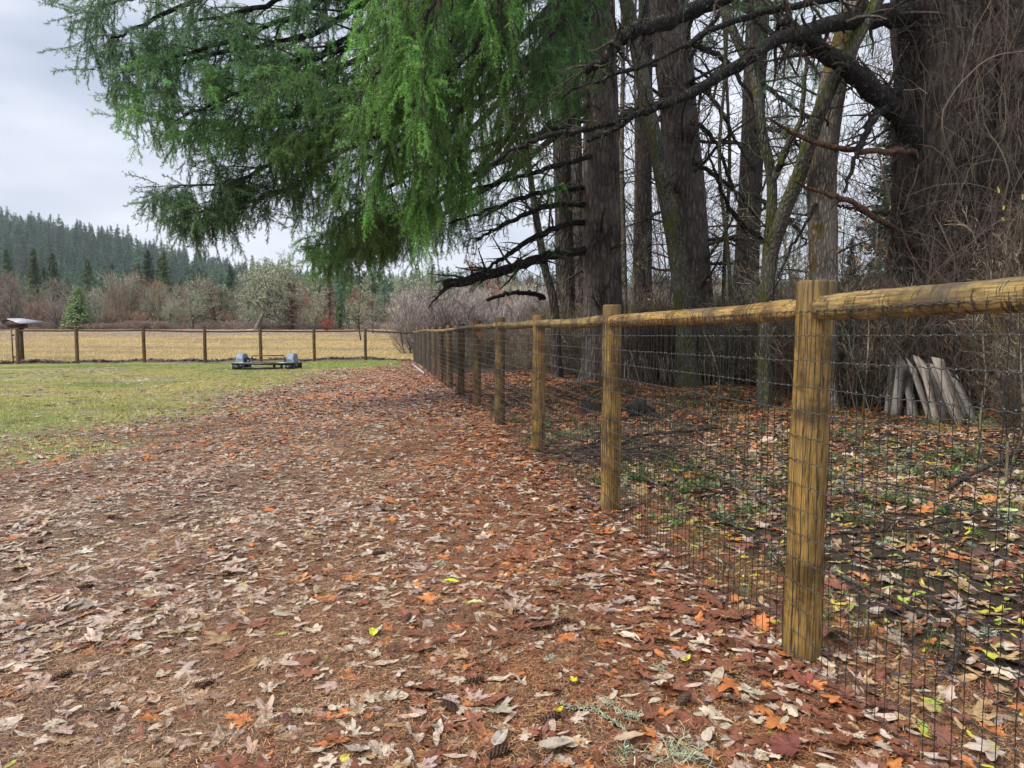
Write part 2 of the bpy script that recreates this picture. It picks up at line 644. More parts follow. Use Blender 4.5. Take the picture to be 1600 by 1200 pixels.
ys = np.concatenate([np.arange(-6, 1.0, .5), np.arange(1.0, 9, .055), np.arange(9, 22, .16), np.arange(22, 48, .33), 48 * 1.06 ** np.arange(0, 62)])
xs_ = np.concatenate([np.arange(0, 8, .075), np.arange(8, 20, .3), 20 * 1.09 ** np.arange(0, 52)])
xs = np.concatenate([-xs_[::-1][:-1], xs_])
GX, GY = np.meshgrid(xs, ys)
GZ = gh(GX, GY)
fine = .006 * sumsin(GX, GY, 9, 31) + .004 * sumsin(GX, GY, 22, 32)
GZ = GZ + fine * (GY < 25)
g = Geo()
ny, nx = GX.shape
ii = np.arange(nx * ny).reshape(ny, nx)
g.add(np.stack([GX, GY, GZ], -1).reshape(-1, 3), np.stack([ii[:-1, :-1], ii[:-1, 1:], ii[1:, 1:], ii[1:, :-1]], -1).reshape(-1, 4))

m = MB('ground', .8, .3)
P = m.pos()
lw = m.attr('lawn', out='Fac')
md = m.attr('meadow', out='Fac')
wo = m.attr('woods', out='Fac')
mu = m.attr('mulch', out='Fac')
n1 = m.noise(P, 1.1, 6, .62)
n2 = m.noise(P, 9, 6, .7)
n3 = m.noise(P, 70, 5, .7)
n4 = m.noise(P, 300, 3, .6)
soil = m.mix(m.ramp(n2, [(.3, 0), (.7, 1)]), (.12, .078, .058), (.26, .18, .14))
soil = m.mix(m.ramp(n3, [(.38, 0), (.66, 1)]), m.mix(.6, soil, (.035, .022, .016)), soil)
soil = m.mix(m.math('MULTIPLY', m.ramp(n4, [(.50, 0), (.62, 1)]), .6), soil, (.34, .15, .065))
soil = m.mix(m.math('MULTIPLY', m.ramp(n1, [(.42, 0), (.62, 1)]), .5), soil, (.20, .165, .14))
wood = m.mix(m.ramp(n2, [(.3, 0), (.7, 1)]), (.035, .024, .017), (.10, .065, .04))
wood = m.mix(m.math('MULTIPLY', m.ramp(n3, [(.5, 0), (.66, 1)]), .5), wood, (.09, .10, .04))
grs = m.mix(m.ramp(n1, [(.34, 0), (.66, 1)]), (.26, .29, .075), (.50, .43, .16))
grs = m.mix(m.math('MULTIPLY', m.ramp(m.noise(m.pos((.6, 1.3, 1)), .55, 5, .6), [(.46, 0), (.58, 1)]), .75), grs, (.24, .18, .125))
grs = m.mix(m.ramp(n3, [(.35, 0), (.65, 1)]), m.mix(.5, grs, (.08, .065, .035)), grs)
mdw = m.mix(m.ramp(m.noise(m.pos((.25, 1, 1)), .35, 6, .65), [(.35, 0), (.62, 1)]), (.60, .46, .20), (.50, .37, .24))
mdw = m.mix(m.ramp(n2, [(.35, 0), (.7, 1)]), m.mix(.35, mdw, (.14, .09, .05)), mdw)
mul = m.mix(m.ramp(n3, [(.3, 0), (.7, 1)]), (.05, .034, .028), (.17, .12, .10))
nn = m.math('MULTIPLY', m.math('SUBTRACT', n2, .5), 1.3)
th = lambda a: m.ramp(m.math('ADD', a, nn), [(.38, 0), (.62, 1)])
c = m.mix(th(wo), soil, wood)
c = m.mix(th(lw), c, grs)
c = m.mix(th(md), c, mdw)
c = m.mix(th(mu), c, mul)
m.col(c)
m.rough(m.ramp(n2, [(.3, .85), (.7, .5)]))
m.bump(m.math('ADD', m.math('MULTIPLY', n2, .6), m.math('ADD', n3, m.math('MULTIPLY', n4, .4))), .8, .02)
me = g.mesh('ground', m.m, True)
fs = fence_side(GX, GY)
fd = far_side(GX, GY)
masks = {
    'lawn': lawn_mask(GX, GY) * sst(1.2, .2, fd),
    'meadow': sst(.6, 1.6, fd) * (GX < -4.9 + (GY - 33) * .08),
    'woods': sst(-.1, .9, fs) * sst(80, 50, GY),
    'mulch': sst(-.1, .25, fd) * sst(1.7, .9, fd) * (GX < -4.6),
}
for k, v in masks.items():
    a = me.attributes.new(k, 'FLOAT', 'POINT')
    a.data.foreach_set('value', np.asarray(v, np.float32).ravel())
ground = tag(link('ground', me), kind='structure')

# ------------------------------------------------------------------ forested hill
def ridge(x):
    return np.interp(x, [-1500, -900, -610, -560, -510, -470, -419, -343, -270, -152, 0, 152, 500, 1500],
                     [150, 128, 117, 112, 101, 92, 74, 60, 50, 40, 30, 22, 18, 15])


hx = np.linspace(-1500, 1500, 160)
hy = np.linspace(330, 1200, 50)
HX, HY = np.meshgrid(hx, hy)


def hill_z(x, y):
    r = ridge(x * 800 / np.maximum(y, 500)) + 4 * sumsin(x, y, .012, 41)
    return 2.2 + (r - 2) * sst(330, 830, y) ** 1.15 * (1 - .35 * sst(900, 1300, y))


HZ = hill_z(HX, HY)
HZ[0] = 1.2
g = Geo()
ny, nx = HX.shape
ii = np.arange(nx * ny).reshape(ny, nx)
g.add(np.stack([HX, HY, HZ], -1).reshape(-1, 3), np.stack([ii[:-1, :-1], ii[:-1, 1:], ii[1:, 1:], ii[1:, :-1]], -1).reshape(-1, 4))
tag(link('forested_hill', g.mesh('hill', simple('hill_soil', (.03, .035, .02), .9, .1, 0, .4, .05), True)), kind='structure')


# ------------------------------------------------------------------ scattering (one object, instanced pieces)
def scatter(name, protos, pts, rot, scl, idx, tint, parent=None, kind='stuff'):
    pts = np.asarray(pts, np.float32)
    N = len(pts)
    me = bpy.data.meshes.new(name)
    me.vertices.add(N)
    if parent is not None:
        pts = pts - np.array(parent.location, np.float32)
    me.vertices.foreach_set('co', pts.ravel())
    me.attributes.new('tint', 'FLOAT_COLOR', 'POINT').data.foreach_set('color', np.hstack([np.clip(tint, 0, 1), np.ones((N, 1))]).astype(np.float32).ravel())
    me.attributes.new('rot', 'FLOAT_VECTOR', 'POINT').data.foreach_set('vector', np.asarray(rot, np.float32).ravel())
    sc = np.asarray(scl, np.float32)
    if sc.ndim == 1:
        sc = np.repeat(sc[:, None], 3, 1)
    me.attributes.new('scl', 'FLOAT_VECTOR', 'POINT').data.foreach_set('vector', sc.ravel())
    me.attributes.new('pick', 'INT', 'POINT').data.foreach_set('value', np.asarray(idx, np.int32))
    o = link(name, me, parent)
    o['kind'] = kind
    ng = bpy.data.node_groups.new(name + '_scatter', 'GeometryNodeTree')
    ng.interface.new_socket('Geometry', in_out='INPUT', socket_type='NodeSocketGeometry')
    ng.interface.new_socket('Geometry', in_out='OUTPUT', socket_type='NodeSocketGeometry')
    n, L = ng.nodes, ng.links
    gi, go, ip = n.new('NodeGroupInput'), n.new('NodeGroupOutput'), n.new('GeometryNodeInstanceOnPoints')
    jn = n.new('GeometryNodeJoinGeometry')
    for p in reversed(protos):          # join lists its inputs last link first
        po = bpy.data.objects.new(p.name, p)
        oi = n.new('GeometryNodeObjectInfo')
        oi.inputs['Object'].default_value = po
        g2 = n.new('GeometryNodeGeometryToInstance')
        L.new(oi.outputs['Geometry'], g2.inputs[0])
        L.new(g2.outputs[0], jn.inputs[0])
    L.new(gi.outputs[0], ip.inputs['Points'])
    L.new(jn.outputs[0], ip.inputs['Instance'])
    ip.inputs['Pick Instance'].default_value = True

    def named(nm, dt):
        a = n.new('GeometryNodeInputNamedAttribute')
        a.data_type = dt
        a.inputs['Name'].default_value = nm
        return a.outputs['Attribute']
    er = n.new('FunctionNodeEulerToRotation')
    L.new(named('rot', 'FLOAT_VECTOR'), er.inputs[0])
    L.new(er.outputs[0], ip.inputs['Rotation'])
    L.new(named('scl', 'FLOAT_VECTOR'), ip.inputs['Scale'])
    L.new(named('pick', 'INT'), ip.inputs['Instance Index'])
    L.new(ip.outputs[0], go.inputs[0])
    o.modifiers.new('scatter', 'NODES').node_group = ng
    return o


# ------------------------------------------------------------------ fallen leaves
def leaf_mesh(name, kind, seed, m, hi=False):
    r = np.random.default_rng(seed)
    if kind == 'maple':
        lob = [(a_ + r.normal(0, 4), l_ * r.uniform(.72, 1.08)) for a_, l_ in [(0, 1.0), (52, .86), (-52, .86), (112, .55), (-112, .55)]]
        pts = []
        for a in range(-168, 169, 7 if hi else 12):
            rad = .36
            for la, lr in lob:
                d = abs(a - la)
                rad = max(rad, lr * max(0, 1 - (d / 46) ** 1.25))
            rad *= 1 + .10 * r.normal() + (.09 if (a // (7 if hi else 12)) % 2 else -.05)
            pts.append((math.radians(a), max(.2, rad)))
        out = np.array([[rr * math.cos(a), rr * math.sin(a)] for a, rr in pts]) * .55
    else:
        n = 22 if hi else 13
        w = {'oval': .30, 'broad': .40, 'small': .36}[kind]
        out = []
        for k in range(n):
            a = 2 * math.pi * k / n
            x = math.cos(a)
            y = math.sin(a) * w * (1 - .25 * x) * (1 + .05 * r.normal())
            if x > .85:
                x = 1.05
                y *= .5
            out.append((x * .5, y * .5 * 1.25))
        out = np.array(out)
    inner = out * .55
    V2 = np.vstack([[0, 0], inner, out])
    n = len(out)
    T = [[0, 1 + k, 1 + (k + 1) % n] for k in range(n)]
    Q = [[1 + k, 1 + n + k, 1 + n + (k + 1) % n, 1 + (k + 1) % n] for k in range(n)]
    if kind == 'maple':         # leave the notch at the stalk open
        T = T[:-1]
        Q = Q[:-1]
    rr = np.linalg.norm(V2, axis=1)
    th = np.arctan2(V2[:, 1], V2[:, 0])
    fold = r.uniform(.05, .45)
    z = fold * np.abs(V2[:, 1]) + r.uniform(-.45, .45) * V2[:, 0] ** 2 + r.uniform(.02, .10) * np.sin(th * r.integers(2, 5) + r.uniform(0, 6)) * rr * 2
    z += .02 * r.normal(size=len(z)) + (r.uniform(.1, .5) * np.maximum(0, rr - .25))
    z *= .72
    z -= z.min() * .5
    g = Geo()
    V = np.column_stack([V2, z])
    g.add(V, Q, T, 1.0 if kind == 'maple' else 0.0)
    # stalk
    L = .45 if kind == 'maple' else .22
    x0 = 0 if kind == 'maple' else -.5
    sp = np.array([[x0, 0, 0.01], [x0 - L * .5, .03, .03], [x0 - L, .08, .015]])
    g.tubes(sp, np.array([.012, .009, .008]), 3, False)
    me = g.mesh(name, m, False)
    lp = me.attributes.new('lp', 'FLOAT_VECTOR', 'POINT')
    lp.data.foreach_set('vector', np.concatenate(g.V).astype(np.float32).ravel())
    return me


KINDS = ['maple', 'maple', 'maple', 'maple', 'maple', 'oval', 'oval', 'oval', 'broad', 'broad', 'small', 'small']
LEAVES_I = [leaf_mesh('leaf_piece', k, 100 + i, MT['leaf_i']) for i, k in enumerate(KINDS)]
LEAVES_O = [leaf_mesh('fallen_leaf', k, 100 + i, MT['leaf_o'], True) for i, k in enumerate(KINDS)]

PAL = np.array([
    (.54, .44, .335),    # 0 pale tan underside
    (.50, .355, .28),    # 1 pinkish tan
    (.23, .085, .045),  # 2 wet red brown
    (.56, .20, .06),   # 3 orange red
    (.11, .055, .038),  # 4 dark brown
    (.62, .54, .06),    # 5 yellow
    (.40, .47, .09),    # 6 yellow green
    (.44, .29, .14),    # 7 ochre tan
    (.36, .27, .25),    # 8 mauve grey
])


def leaf_points(seed, dens, x0, x1, y0, y1, accept):
    r = np.random.default_rng(seed)
    n = int(dens * (x1 - x0) * (y1 - y0))
    x = r.uniform(x0, x1, n)
    y = r.uniform(y0, y1, n)
    k = (x > -.84 * y - 1.6) & (x < .84 * y + 2.6) & (r.random(n) < accept(x, y))
    return x[k], y[k]


def inside_acc(x, y):
    s = fence_side(x, y)
    cl = .5 + .5 * np.clip(sumsin(x, y, 2.2, 51) + .35 * sumsin(x, y, 7, 52), -1, 1)
    d = .38 + .66 * cl ** 1.3
    d = d * (1 - .95 * lawn_mask(x, y) ** .8)
    d = np.maximum(d, .95 * sst(-1.1, -.1, s))
    d = np.where((y < 3.2) & (s < -.9), d * .68, d)
    return d * (s < 0) * (far_side(x, y) < 0)


def wood_acc(x, y):
    s = fence_side(x, y)
    cl = .5 + .5 * np.clip(sumsin(x, y, 1.7, 53), -1, 1)
    return (.5 + .5 * cl) * (s >= 0)


lx, ly = [], []
for a in [leaf_points(1, 900, -10, 3, 1.2, 8, inside_acc), leaf_points(2, 700, -18, 1, 8, 34, inside_acc),
          leaf_points(3, 620, 0, 10.5, 1.2, 9, wood_acc), leaf_points(4, 300, -6, 17, 9, 23, wood_acc)]:
    lx.append(a[0])
    ly.append(a[1])
for n_ in range(0, 9):          # leaves blown against the posts
    pp = np.array([1.239, 2.78]) + np.array([-.1934, .9811]) * 2.44 * n_
    q_ = 46
    aa, rr_ = rng.uniform(0, 6.28, q_), .09 + np.abs(rng.normal(0, .13, q_))
    lx.append(pp[0] + np.cos(aa) * rr_ - .03)
    ly.append(pp[1] + np.sin(aa) * rr_ - .03)
lx, ly = np.concatenate(lx), np.concatenate(ly)
N = len(lx)
s = fence_side(lx, ly)
ins = s < 0
far = sst(5, 10, ly)
W = np.zeros((N, 9))
red = .5 + .5 * np.clip(sumsin(lx, ly, .9, 55), -1, 1)
W[:, 0] = np.where(ins, 1.15 - .25 * far, .35 - .25 * far)
W[:, 1] = np.where(ins, .55, .2)
W[:, 2] = np.where(ins, .26 + 2.3 * sst(-2.4, -.3, s) * (1 - far * .5), .45)
W[:, 3] = np.where(ins, .06 + .24 * sst(-2.6, -.4, s) + far * 1.5 * red * sst(-9, -4, lx), .12 + 2.2 * sst(8.5, 12, ly))
W[:, 4] = np.where(ins, .2, .35)
W[:, 5] = np.where(ins, .006, .16 * (1 - sst(5, 9, ly)))
W[:, 6] = np.where(ins, .005, .12 * (1 - sst(5, 9, ly)))
W[:, 7] = np.where(ins, .15, .6)
W[:, 8] = np.where(ins, .16, .03)
W /= W.sum(1, keepdims=True)
ci = (W.cumsum(1) > rng.random((N, 1))).argmax(1)
tint = PAL[ci] * rng.normal(1, .13, (N, 1)) * rng.normal(1, .018, (N, 3))
kind_w = np.where(np.isin(ci, [2, 3])[:, None], np.array([[.85, .07, .04, .04]]), np.array([[.26, .40, .20, .14]]))
kind_w = np.where(np.isin(ci, [5, 6])[:, None], np.array([[.02, .28, .35, .35]]), kind_w)
kc = (kind_w.cumsum(1) > rng.random((N, 1))).argmax(1)
pick = np.where(kc == 0, rng.integers(0, 5, N), np.where(kc == 1, rng.integers(5, 8, N), np.where(kc == 2, rng.integers(8, 10, N), rng.integers(10, 12, N))))
size = np.where(kc == 0, rng.uniform(.085, .18, N), np.where(kc == 1, rng.uniform(.055, .115, N), np.where(kc == 2, rng.uniform(.05, .085, N), rng.uniform(.03, .055, N))))
size = size * np.exp(rng.normal(0, .22, N)) * .74 * (1 + .35 * sst(6, 20, ly))
tilt = np.where(ins, .10, .2)
pile = .95 * sst(-1.1, -.1, s) * (s < .3)
rot = np.column_stack([rng.normal(0, 1, N) * tilt, rng.normal(0, 1, N) * tilt, rng.uniform(0, 6.28, N)])
flip = rng.random(N) < .35
rot[flip, 0] += math.pi
lz = gh(lx, ly) + .004 + rng.random(N) * (.014 + .02 * pile) + flip * .006
dist = np.sqrt(lx ** 2 + ly ** 2 + (1.37) ** 2)
px = 800 + FPX * lx / ly
py = 522 + FPX * (CAMZ - lz) / ly
inv = (px > 5) & (px < 1595) & (py < 1190) & (ly > 1.9)
order = np.argsort(np.where(inv, -size / dist, 9))
near = np.zeros(N, bool)
near[order[:285]] = True
pts = np.column_stack([lx, ly, lz])
wx, wy, wz = rng.uniform(.8, 1.2, N), rng.uniform(.62, 1.15, N), rng.uniform(.35, 1.25, N)
for i in np.where(near)[0]:
    o = link('fallen_leaf', LEAVES_O[pick[i]], ground, pts[i])
    o.rotation_euler = rot[i]
    o.scale = (size[i] * wx[i], size[i] * wy[i], size[i] * wz[i])
    o.color = (*np.clip(tint[i], 0, 1), 1)
k = ~near
scatter('leaf_litter', LEAVES_I, pts[k], rot[k], (size[:, None] * np.column_stack([wx, wy, wz]))[k], pick[k], tint[k])
print('leaves', N)

# fallen conifer needles, in small mats
def needle_mat(seed, n=170, spread=.15):
    r = np.random.default_rng(seed)
    c = r.normal(0, spread * .5, (n, 2))
    a = r.uniform(0, 6.28, n)
    L = r.uniform(.008, .017, n)
    z = r.uniform(.001, .009, n)
    dz = r.normal(0, .003, n)
    p0 = np.column_stack([c, z])
    p1 = p0 + np.column_stack([np.cos(a) * L * 2, np.sin(a) * L * 2, dz])
    w = np.column_stack([-np.sin(a), np.cos(a), np.zeros(n)]) * .0011
    V = np.stack([p0 - w, p0 + w, p1], 1).reshape(-1, 3)
    g = Geo()
    g.add(V, None, np.arange(n * 3).reshape(-1, 3), np.repeat(r.random(n), 3))
    return g.mesh('needle_mat', MT['litter_needle'])


NM = [needle_mat(60 + i) for i in range(4)]
r = np.random.default_rng(77)
n = 26000
x = r.uniform(-8, 7, n)
y = 1.3 + 9.5 * r.random(n) ** 1.1
k = np.abs(x) < .8 * y + .8
k &= (lawn_mask(x, y) < .4) & (fence_side(x, y) < .5)
x, y = x[k], y[k]
n = len(x)
rd = sst(-3.0, .8, x)[:, None]
tt = np.array([(.46, .24, .12), (.34, .20, .125), (.20, .125, .09), (.52, .38, .25)])[r.integers(0, 4, n)] * (1 - rd) + rd * np.array([(.52, .22, .085), (.36, .155, .075), (.17, .09, .06), (.50, .29, .14)])[r.integers(0, 4, n)]
tt = tt * r.normal(1, .15, (n, 1))
scatter('fallen_needles', NM, np.column_stack([x, y, gh(x, y) + .003]), np.column_stack([r.normal(0, .05, n), r.normal(0, .05, n), r.uniform(0, 6.28, n)]), r.uniform(.8, 1.5, n), r.integers(0, 4, n), tt)


# ------------------------------------------------------------------ grass
def tuft(seed, n, h, spread, lean=.5, w=.0035, name='grass_tuft'):
    r = np.random.default_rng(seed)
    c = r.normal(0, spread * .5, (n, 2))
    a = r.uniform(0, 6.28, n)
    L = h * r.uniform(.4, 1.15, n)
    ln = np.abs(r.normal(0, lean, n))
    p0 = np.column_stack([c, np.full(n, -.01)])
    d = np.column_stack([np.cos(a) * np.sin(ln), np.sin(a) * np.sin(ln), np.cos(ln)])
    p1 = p0 + d * L[:, None] * .55
    d2 = d + np.column_stack([np.cos(a), np.sin(a), np.full(n, -.4)]) * .5
    d2 /= np.linalg.norm(d2, axis=1, keepdims=True)
    p2 = p1 + d2 * L[:, None] * .5
    b = r.uniform(0, 6.28, n)
    ww = np.column_stack([np.cos(b), np.sin(b), np.zeros(n)]) * w
    V = np.stack([p0 - ww, p0 + ww, p1 + ww * .8, p1 - ww * .8, p2], 1).reshape(-1, 3)
    i = np.arange(n)[:, None] * 5
    g = Geo()
    g.add(V, i + np.array([[0, 1, 2, 3]]), i + np.array([[3, 2, 4]]), np.repeat(r.random(n), 5))
    return g.mesh(name, MT['grass_blade'])


GT = [tuft(80 + i, 60, .055, .26, .8, .004) for i in range(4)]
r = np.random.default_rng(78)
n = 30000
x = r.uniform(-30, -2, n)
y = 4.2 + 30 * r.random(n) ** .85
k = (x > -.82 * y - 1) & (r.random(n) < lawn_mask(x, y) ** 1.3 * np.clip(1.0 - 1.2 * sst(-.1, .5, sumsin(x * .5, y, 1.1, 61)), .12, 1)) & (far_side(x, y) < .1)
x, y = x[k], y[k]
n = len(x)
gsel = np.clip(.5 + .6 * sumsin(x, y, .5, 62) + .3 * (r.random(n) - .5), 0, 1)[:, None]
grn = np.clip(sst(24, 29, y) + sst(.3, .9, sumsin(x, y, .9, 63)), 0, 1)[:, None]
tt = (np.array([.70, .60, .24]) * gsel + np.array([.48, .50, .16]) * (1 - gsel)) * (1 - grn * .75) + np.array([.27, .42, .08]) * grn * .75
tt = tt * r.normal(1, .16, (n, 1))
scatter('lawn_grass', GT, np.column_stack([x, y, gh(x, y)]), np.column_stack([0 * x, 0 * x, r.uniform(0, 6.28, n)]), r.uniform(.5, 1.2, n), r.integers(0, 4, n), tt)
print('lawn', n)

GM = [tuft(90 + i, 70, .22, .75, .5, .010, 'meadow_tuft') for i in range(4)]
n = 30000
y = 34 + 84 * r.random(n) ** 1.5
x = -(y * .80 + 4) + r.random(n) * (y * .80 + 4) * 1.0
k = (far_side(x, y) > 1.2) & (x < -6.0 + (y - 33) * .02)
x, y = x[k], y[k]
n = len(x)
b = sst(-.25, .55, sumsin(x * .25, y, .22, 64) + .4 * sumsin(x * .3, y, .8, 65) + 1.9 * (y - 62) / 60)[:, None]
pz = sst(.2, .9, sumsin(x * .2, y, .5, 68))[:, None] * .5
tt = np.array([.76, .61, .31]) * (1 - b) + np.array([.62, .50, .37]) * b
tt = tt * (1 - pz) + np.array([.46, .38, .31]) * pz
tt = tt * r.normal(1, .13, (n, 1))
scatter('meadow_grass', GM, np.column_stack([x, y, gh(x, y)]), np.column_stack([0 * x, 0 * x, r.uniform(0, 6.28, n)]), r.uniform(.5, 1.25, n) * (1 + .6 * sst(60, 110, y)), r.integers(0, 4, n), tt)
print('meadow', n)

# dark clods and mulch heaped along the foot of the far fence
CL = []
for i in range(3):
    rr = np.random.default_rng(160 + i)
    th, ph = np.meshgrid(np.linspace(0, 2 * math.pi, 8, endpoint=False), np.linspace(-.4, 1.5, 5))
    D = np.stack([np.cos(ph) * np.cos(th), np.cos(ph) * np.sin(th), np.sin(ph) * .6], -1) * (1 + .25 * rr.normal(size=th.shape))[..., None]
    jj = np.arange(40).reshape(5, 8)
    CL.append(Geo().add(D.reshape(-1, 3), np.stack([jj[:-1], np.roll(jj[:-1], -1, 1), np.roll(jj[1:], -1, 1), jj[1:]], -1).reshape(-1, 4), None, rr.random(40)).mesh('clod', MT['litter_needle']))
r = np.random.default_rng(163)
n = 5200
u = r.uniform(.9, 30, n)
w = .35 + 1.15 * r.random(n)
x = -4.9 - .963 * u - .27 * w * 1.0
y = 33.9 - .27 * u + .963 * w
k = r.random(n) < .30 + .7 * np.clip(.5 + sumsin(x, y, 1.0, 69), 0, 1)
x, y = x[k], y[k]
n = len(x)
tt = np.array([(.07, .052, .045), (.12, .09, .075), (.20, .15, .13)])[r.integers(0, 3, n)] * r.normal(1, .15, (n, 1))
scatter('mulch_clods', CL, np.column_stack([x, y, gh(x, y) + .01]), r.uniform(0, 6.28, (n, 3)) * [.1, .1, 1], r.uniform(.03, .12, n), r.integers(0, 3, n), tt)

# sparse grass and moss tufts among the litter and in the woods' edge
GW = [tuft(95 + i, 34, .11, .13, .75, .0022, 'wood_tuft') for i in range(3)]
n = 1500
x = r.uniform(-6, 9, n)
y = 1.6 + 15 * r.random(n) ** 1.2
sd = fence_side(x, y)
k = (np.abs(x) < .8 * y + .5) & (r.random(n) < np.where(sd > 0, .8, .055))
x, y, sd = x[k], y[k], sd[k]
n = len(x)
tt = np.array([(.12, .19, .045), (.30, .26, .11), (.10, .14, .04)])[r.integers(0, 3, n)] * r.normal(1, .2, (n, 1))
scatter('grass_tufts', GW, np.column_stack([x, y, gh(x, y)]), np.column_stack([0 * x, 0 * x, r.uniform(0, 6.28, n)]), np.where(sd > 0, r.uniform(.6, 1.4, n), r.uniform(.25, .5, n)), r.integers(0, 3, n), tt)


def lichen_mesh(seed, m, n=70, R=.06, thick=.0016):
    """a crumpled tuft of thread-like lichen or moss"""
    r = np.random.default_rng(seed)
    P = np.zeros((n, 5, 3))
    P[:, 0] = r.normal(0, R * .3, (n, 3)) * [1, 1, .3]
    d = r.normal(size=(n, 3)) * [1, 1, .55]
    d[:, 2] = np.abs(d[:, 2])
    for k in range(1, 5):
        d += r.normal(size=(n, 3)) * .8
        d /= np.linalg.norm(d, axis=1, keepdims=True)
        P[:, k] = P[:, k - 1] + d * R * .28
    P[:, :, 2] = np.maximum(P[:, :, 2], .002)
    return Geo().tubes(P, np.full((n, 5), thick), 3, False, a=r.random(n)).mesh('lichen_tuft', m)


LI = [lichen_mesh(120 + i, MT['inst_twig'], 60, .045, .0016) for i in range(3)]
n = 1500
x = r.uniform(-5, 10, n)
y = 1.8 + 14 * r.random(n) ** 1.1
sd = fence_side(x, y)
k = (np.abs(x) < .8 * y + .5) & (r.random(n) < np.where(sd > 0, .6, .05))
x, y = x[k], y[k]
n = len(x)
tt = np.array([(.42, .50, .36), (.34, .40, .28), (.14, .19, .06)])[r.integers(0, 3, n)] * r.normal(1, .15, (n, 1))
scatter('lichen_litter', LI, np.column_stack([x, y, gh(x, y) + .006]), np.column_stack([0 * x, 0 * x, r.uniform(0, 6.28, n)]), r.uniform(.35, 1.1, n), r.integers(0, 3, n), tt)

# low green plants on the woods floor
def herb(seed, n=34):
    r = np.random.default_rng(seed)
    V, Q, A = [], [], []
    g = Geo()
    for k in range(9):
        a, L = r.uniform(0, 6.28), r.uniform(.08, .22)
        d = np.array([math.cos(a), math.sin(a), r.uniform(.4, 1.4)])
        d /= np.linalg.norm(d)
        P = np.array([[0, 0, 0], d * L * .5, d * L + [0, 0, -L * .15]])
        g.tubes(P, np.array([.0018, .0014, .001]), 3, False, .2)
        for j in range(n // 4):
            t = r.uniform(.2, 1)
            c = d * L * t + [0, 0, -L * .15 * t * t] + r.normal(size=3) * .006
            b = r.normal(size=3) * [1, 1, .45]
            b /= np.linalg.norm(b)
            w = np.cross(b, [0, 0, 1.0] + r.normal(size=3) * .3)
            w /= np.linalg.norm(w)
            l_ = r.uniform(.010, .024)
            g.add([c, c + b * l_ + w * l_ * .45, c + b * l_ * 2, c + b * l_ - w * l_ * .45], [[0, 1, 2, 3]], None, r.random())
    return g.mesh('herb', MT['grass_blade'])


HB = [herb(150 + i) for i in range(4)]
r = np.random.default_rng(151)
n = 5200
x = r.uniform(0, 13, n)
y = 2.0 + 15 * r.random(n)
sd = fence_side(x, y)
cl = .5 + .5 * np.clip(sumsin(x, y, 1.5, 57) * 1.6, -1, 1)
k = (np.abs(x) < .8 * y + .5) & (sd > .15) & (r.random(n) < cl ** 2.2 * .28)
x, y = x[k], y[k]
n = len(x)
tt = np.array([(.13, .21, .06), (.20, .26, .09), (.28, .33, .19), (.10, .15, .05)])[r.integers(0, 4, n)] * r.normal(1, .18, (n, 1))
scatter('low_plants', HB, np.column_stack([x, y, gh(x, y)]), np.column_stack([0 * x, 0 * x, r.uniform(0, 6.28, n)]), r.uniform(.5, 1.5, n), r.integers(0, 4, n), tt)

# dead twigs strewn on the ground
TW = []
for i in range(4):
    rr = np.random.default_rng(130 + i)
    Pm = np.zeros((1, 9, 3))
    d = np.array([1., 0, .05])
    for k in range(1, 9):
        d = d + rr.normal(size=3) * [.2, .25, .1]
        d[2] = abs(d[2]) * .3
        d /= np.linalg.norm(d)
        Pm[0, k] = Pm[0, k - 1] + d * .1
    Rm = np.linspace(.008, .003, 9)[None]
    A, B = grow(Pm, Rm, 7, .3, .8, .7, 5, rr, up=-.2, wob=.15, rmin=.002, flat=.6)
    A[:, :, 2] = np.abs(A[:, :, 2])
    TW.append(Geo().tubes(Pm, Rm, 5, True, .3).tubes(A, B, 3, True, rr.random(len(A))).mesh('dead_twig', MT['inst_twig']))
n = 2600
x = r.uniform(-5, 15, n)
y = 1.8 + 20 * r.random(n) ** .9
sd = fence_side(x, y)
k = (np.abs(x) < .8 * y + .5) & (r.random(n) < np.where(sd > 0, .75, .03))
x, y, sd = x[k], y[k], sd[k]
n = len(x)
tt = np.array([(.09, .065, .05), (.19, .15, .125), (.05, .035, .028)])[r.integers(0, 3, n)] * r.normal(1, .15, (n, 1))
scatter('twig_litter', TW, np.column_stack([x, y, gh(x, y) + .012]), np.column_stack([r.normal(0, .12, n), r.normal(0, .12, n), r.uniform(0, 6.28, n)]), np.where(sd > 0, r.uniform(.4, 1.3, n), r.uniform(.12, .35, n)), r.integers(0, 4, n), tt)


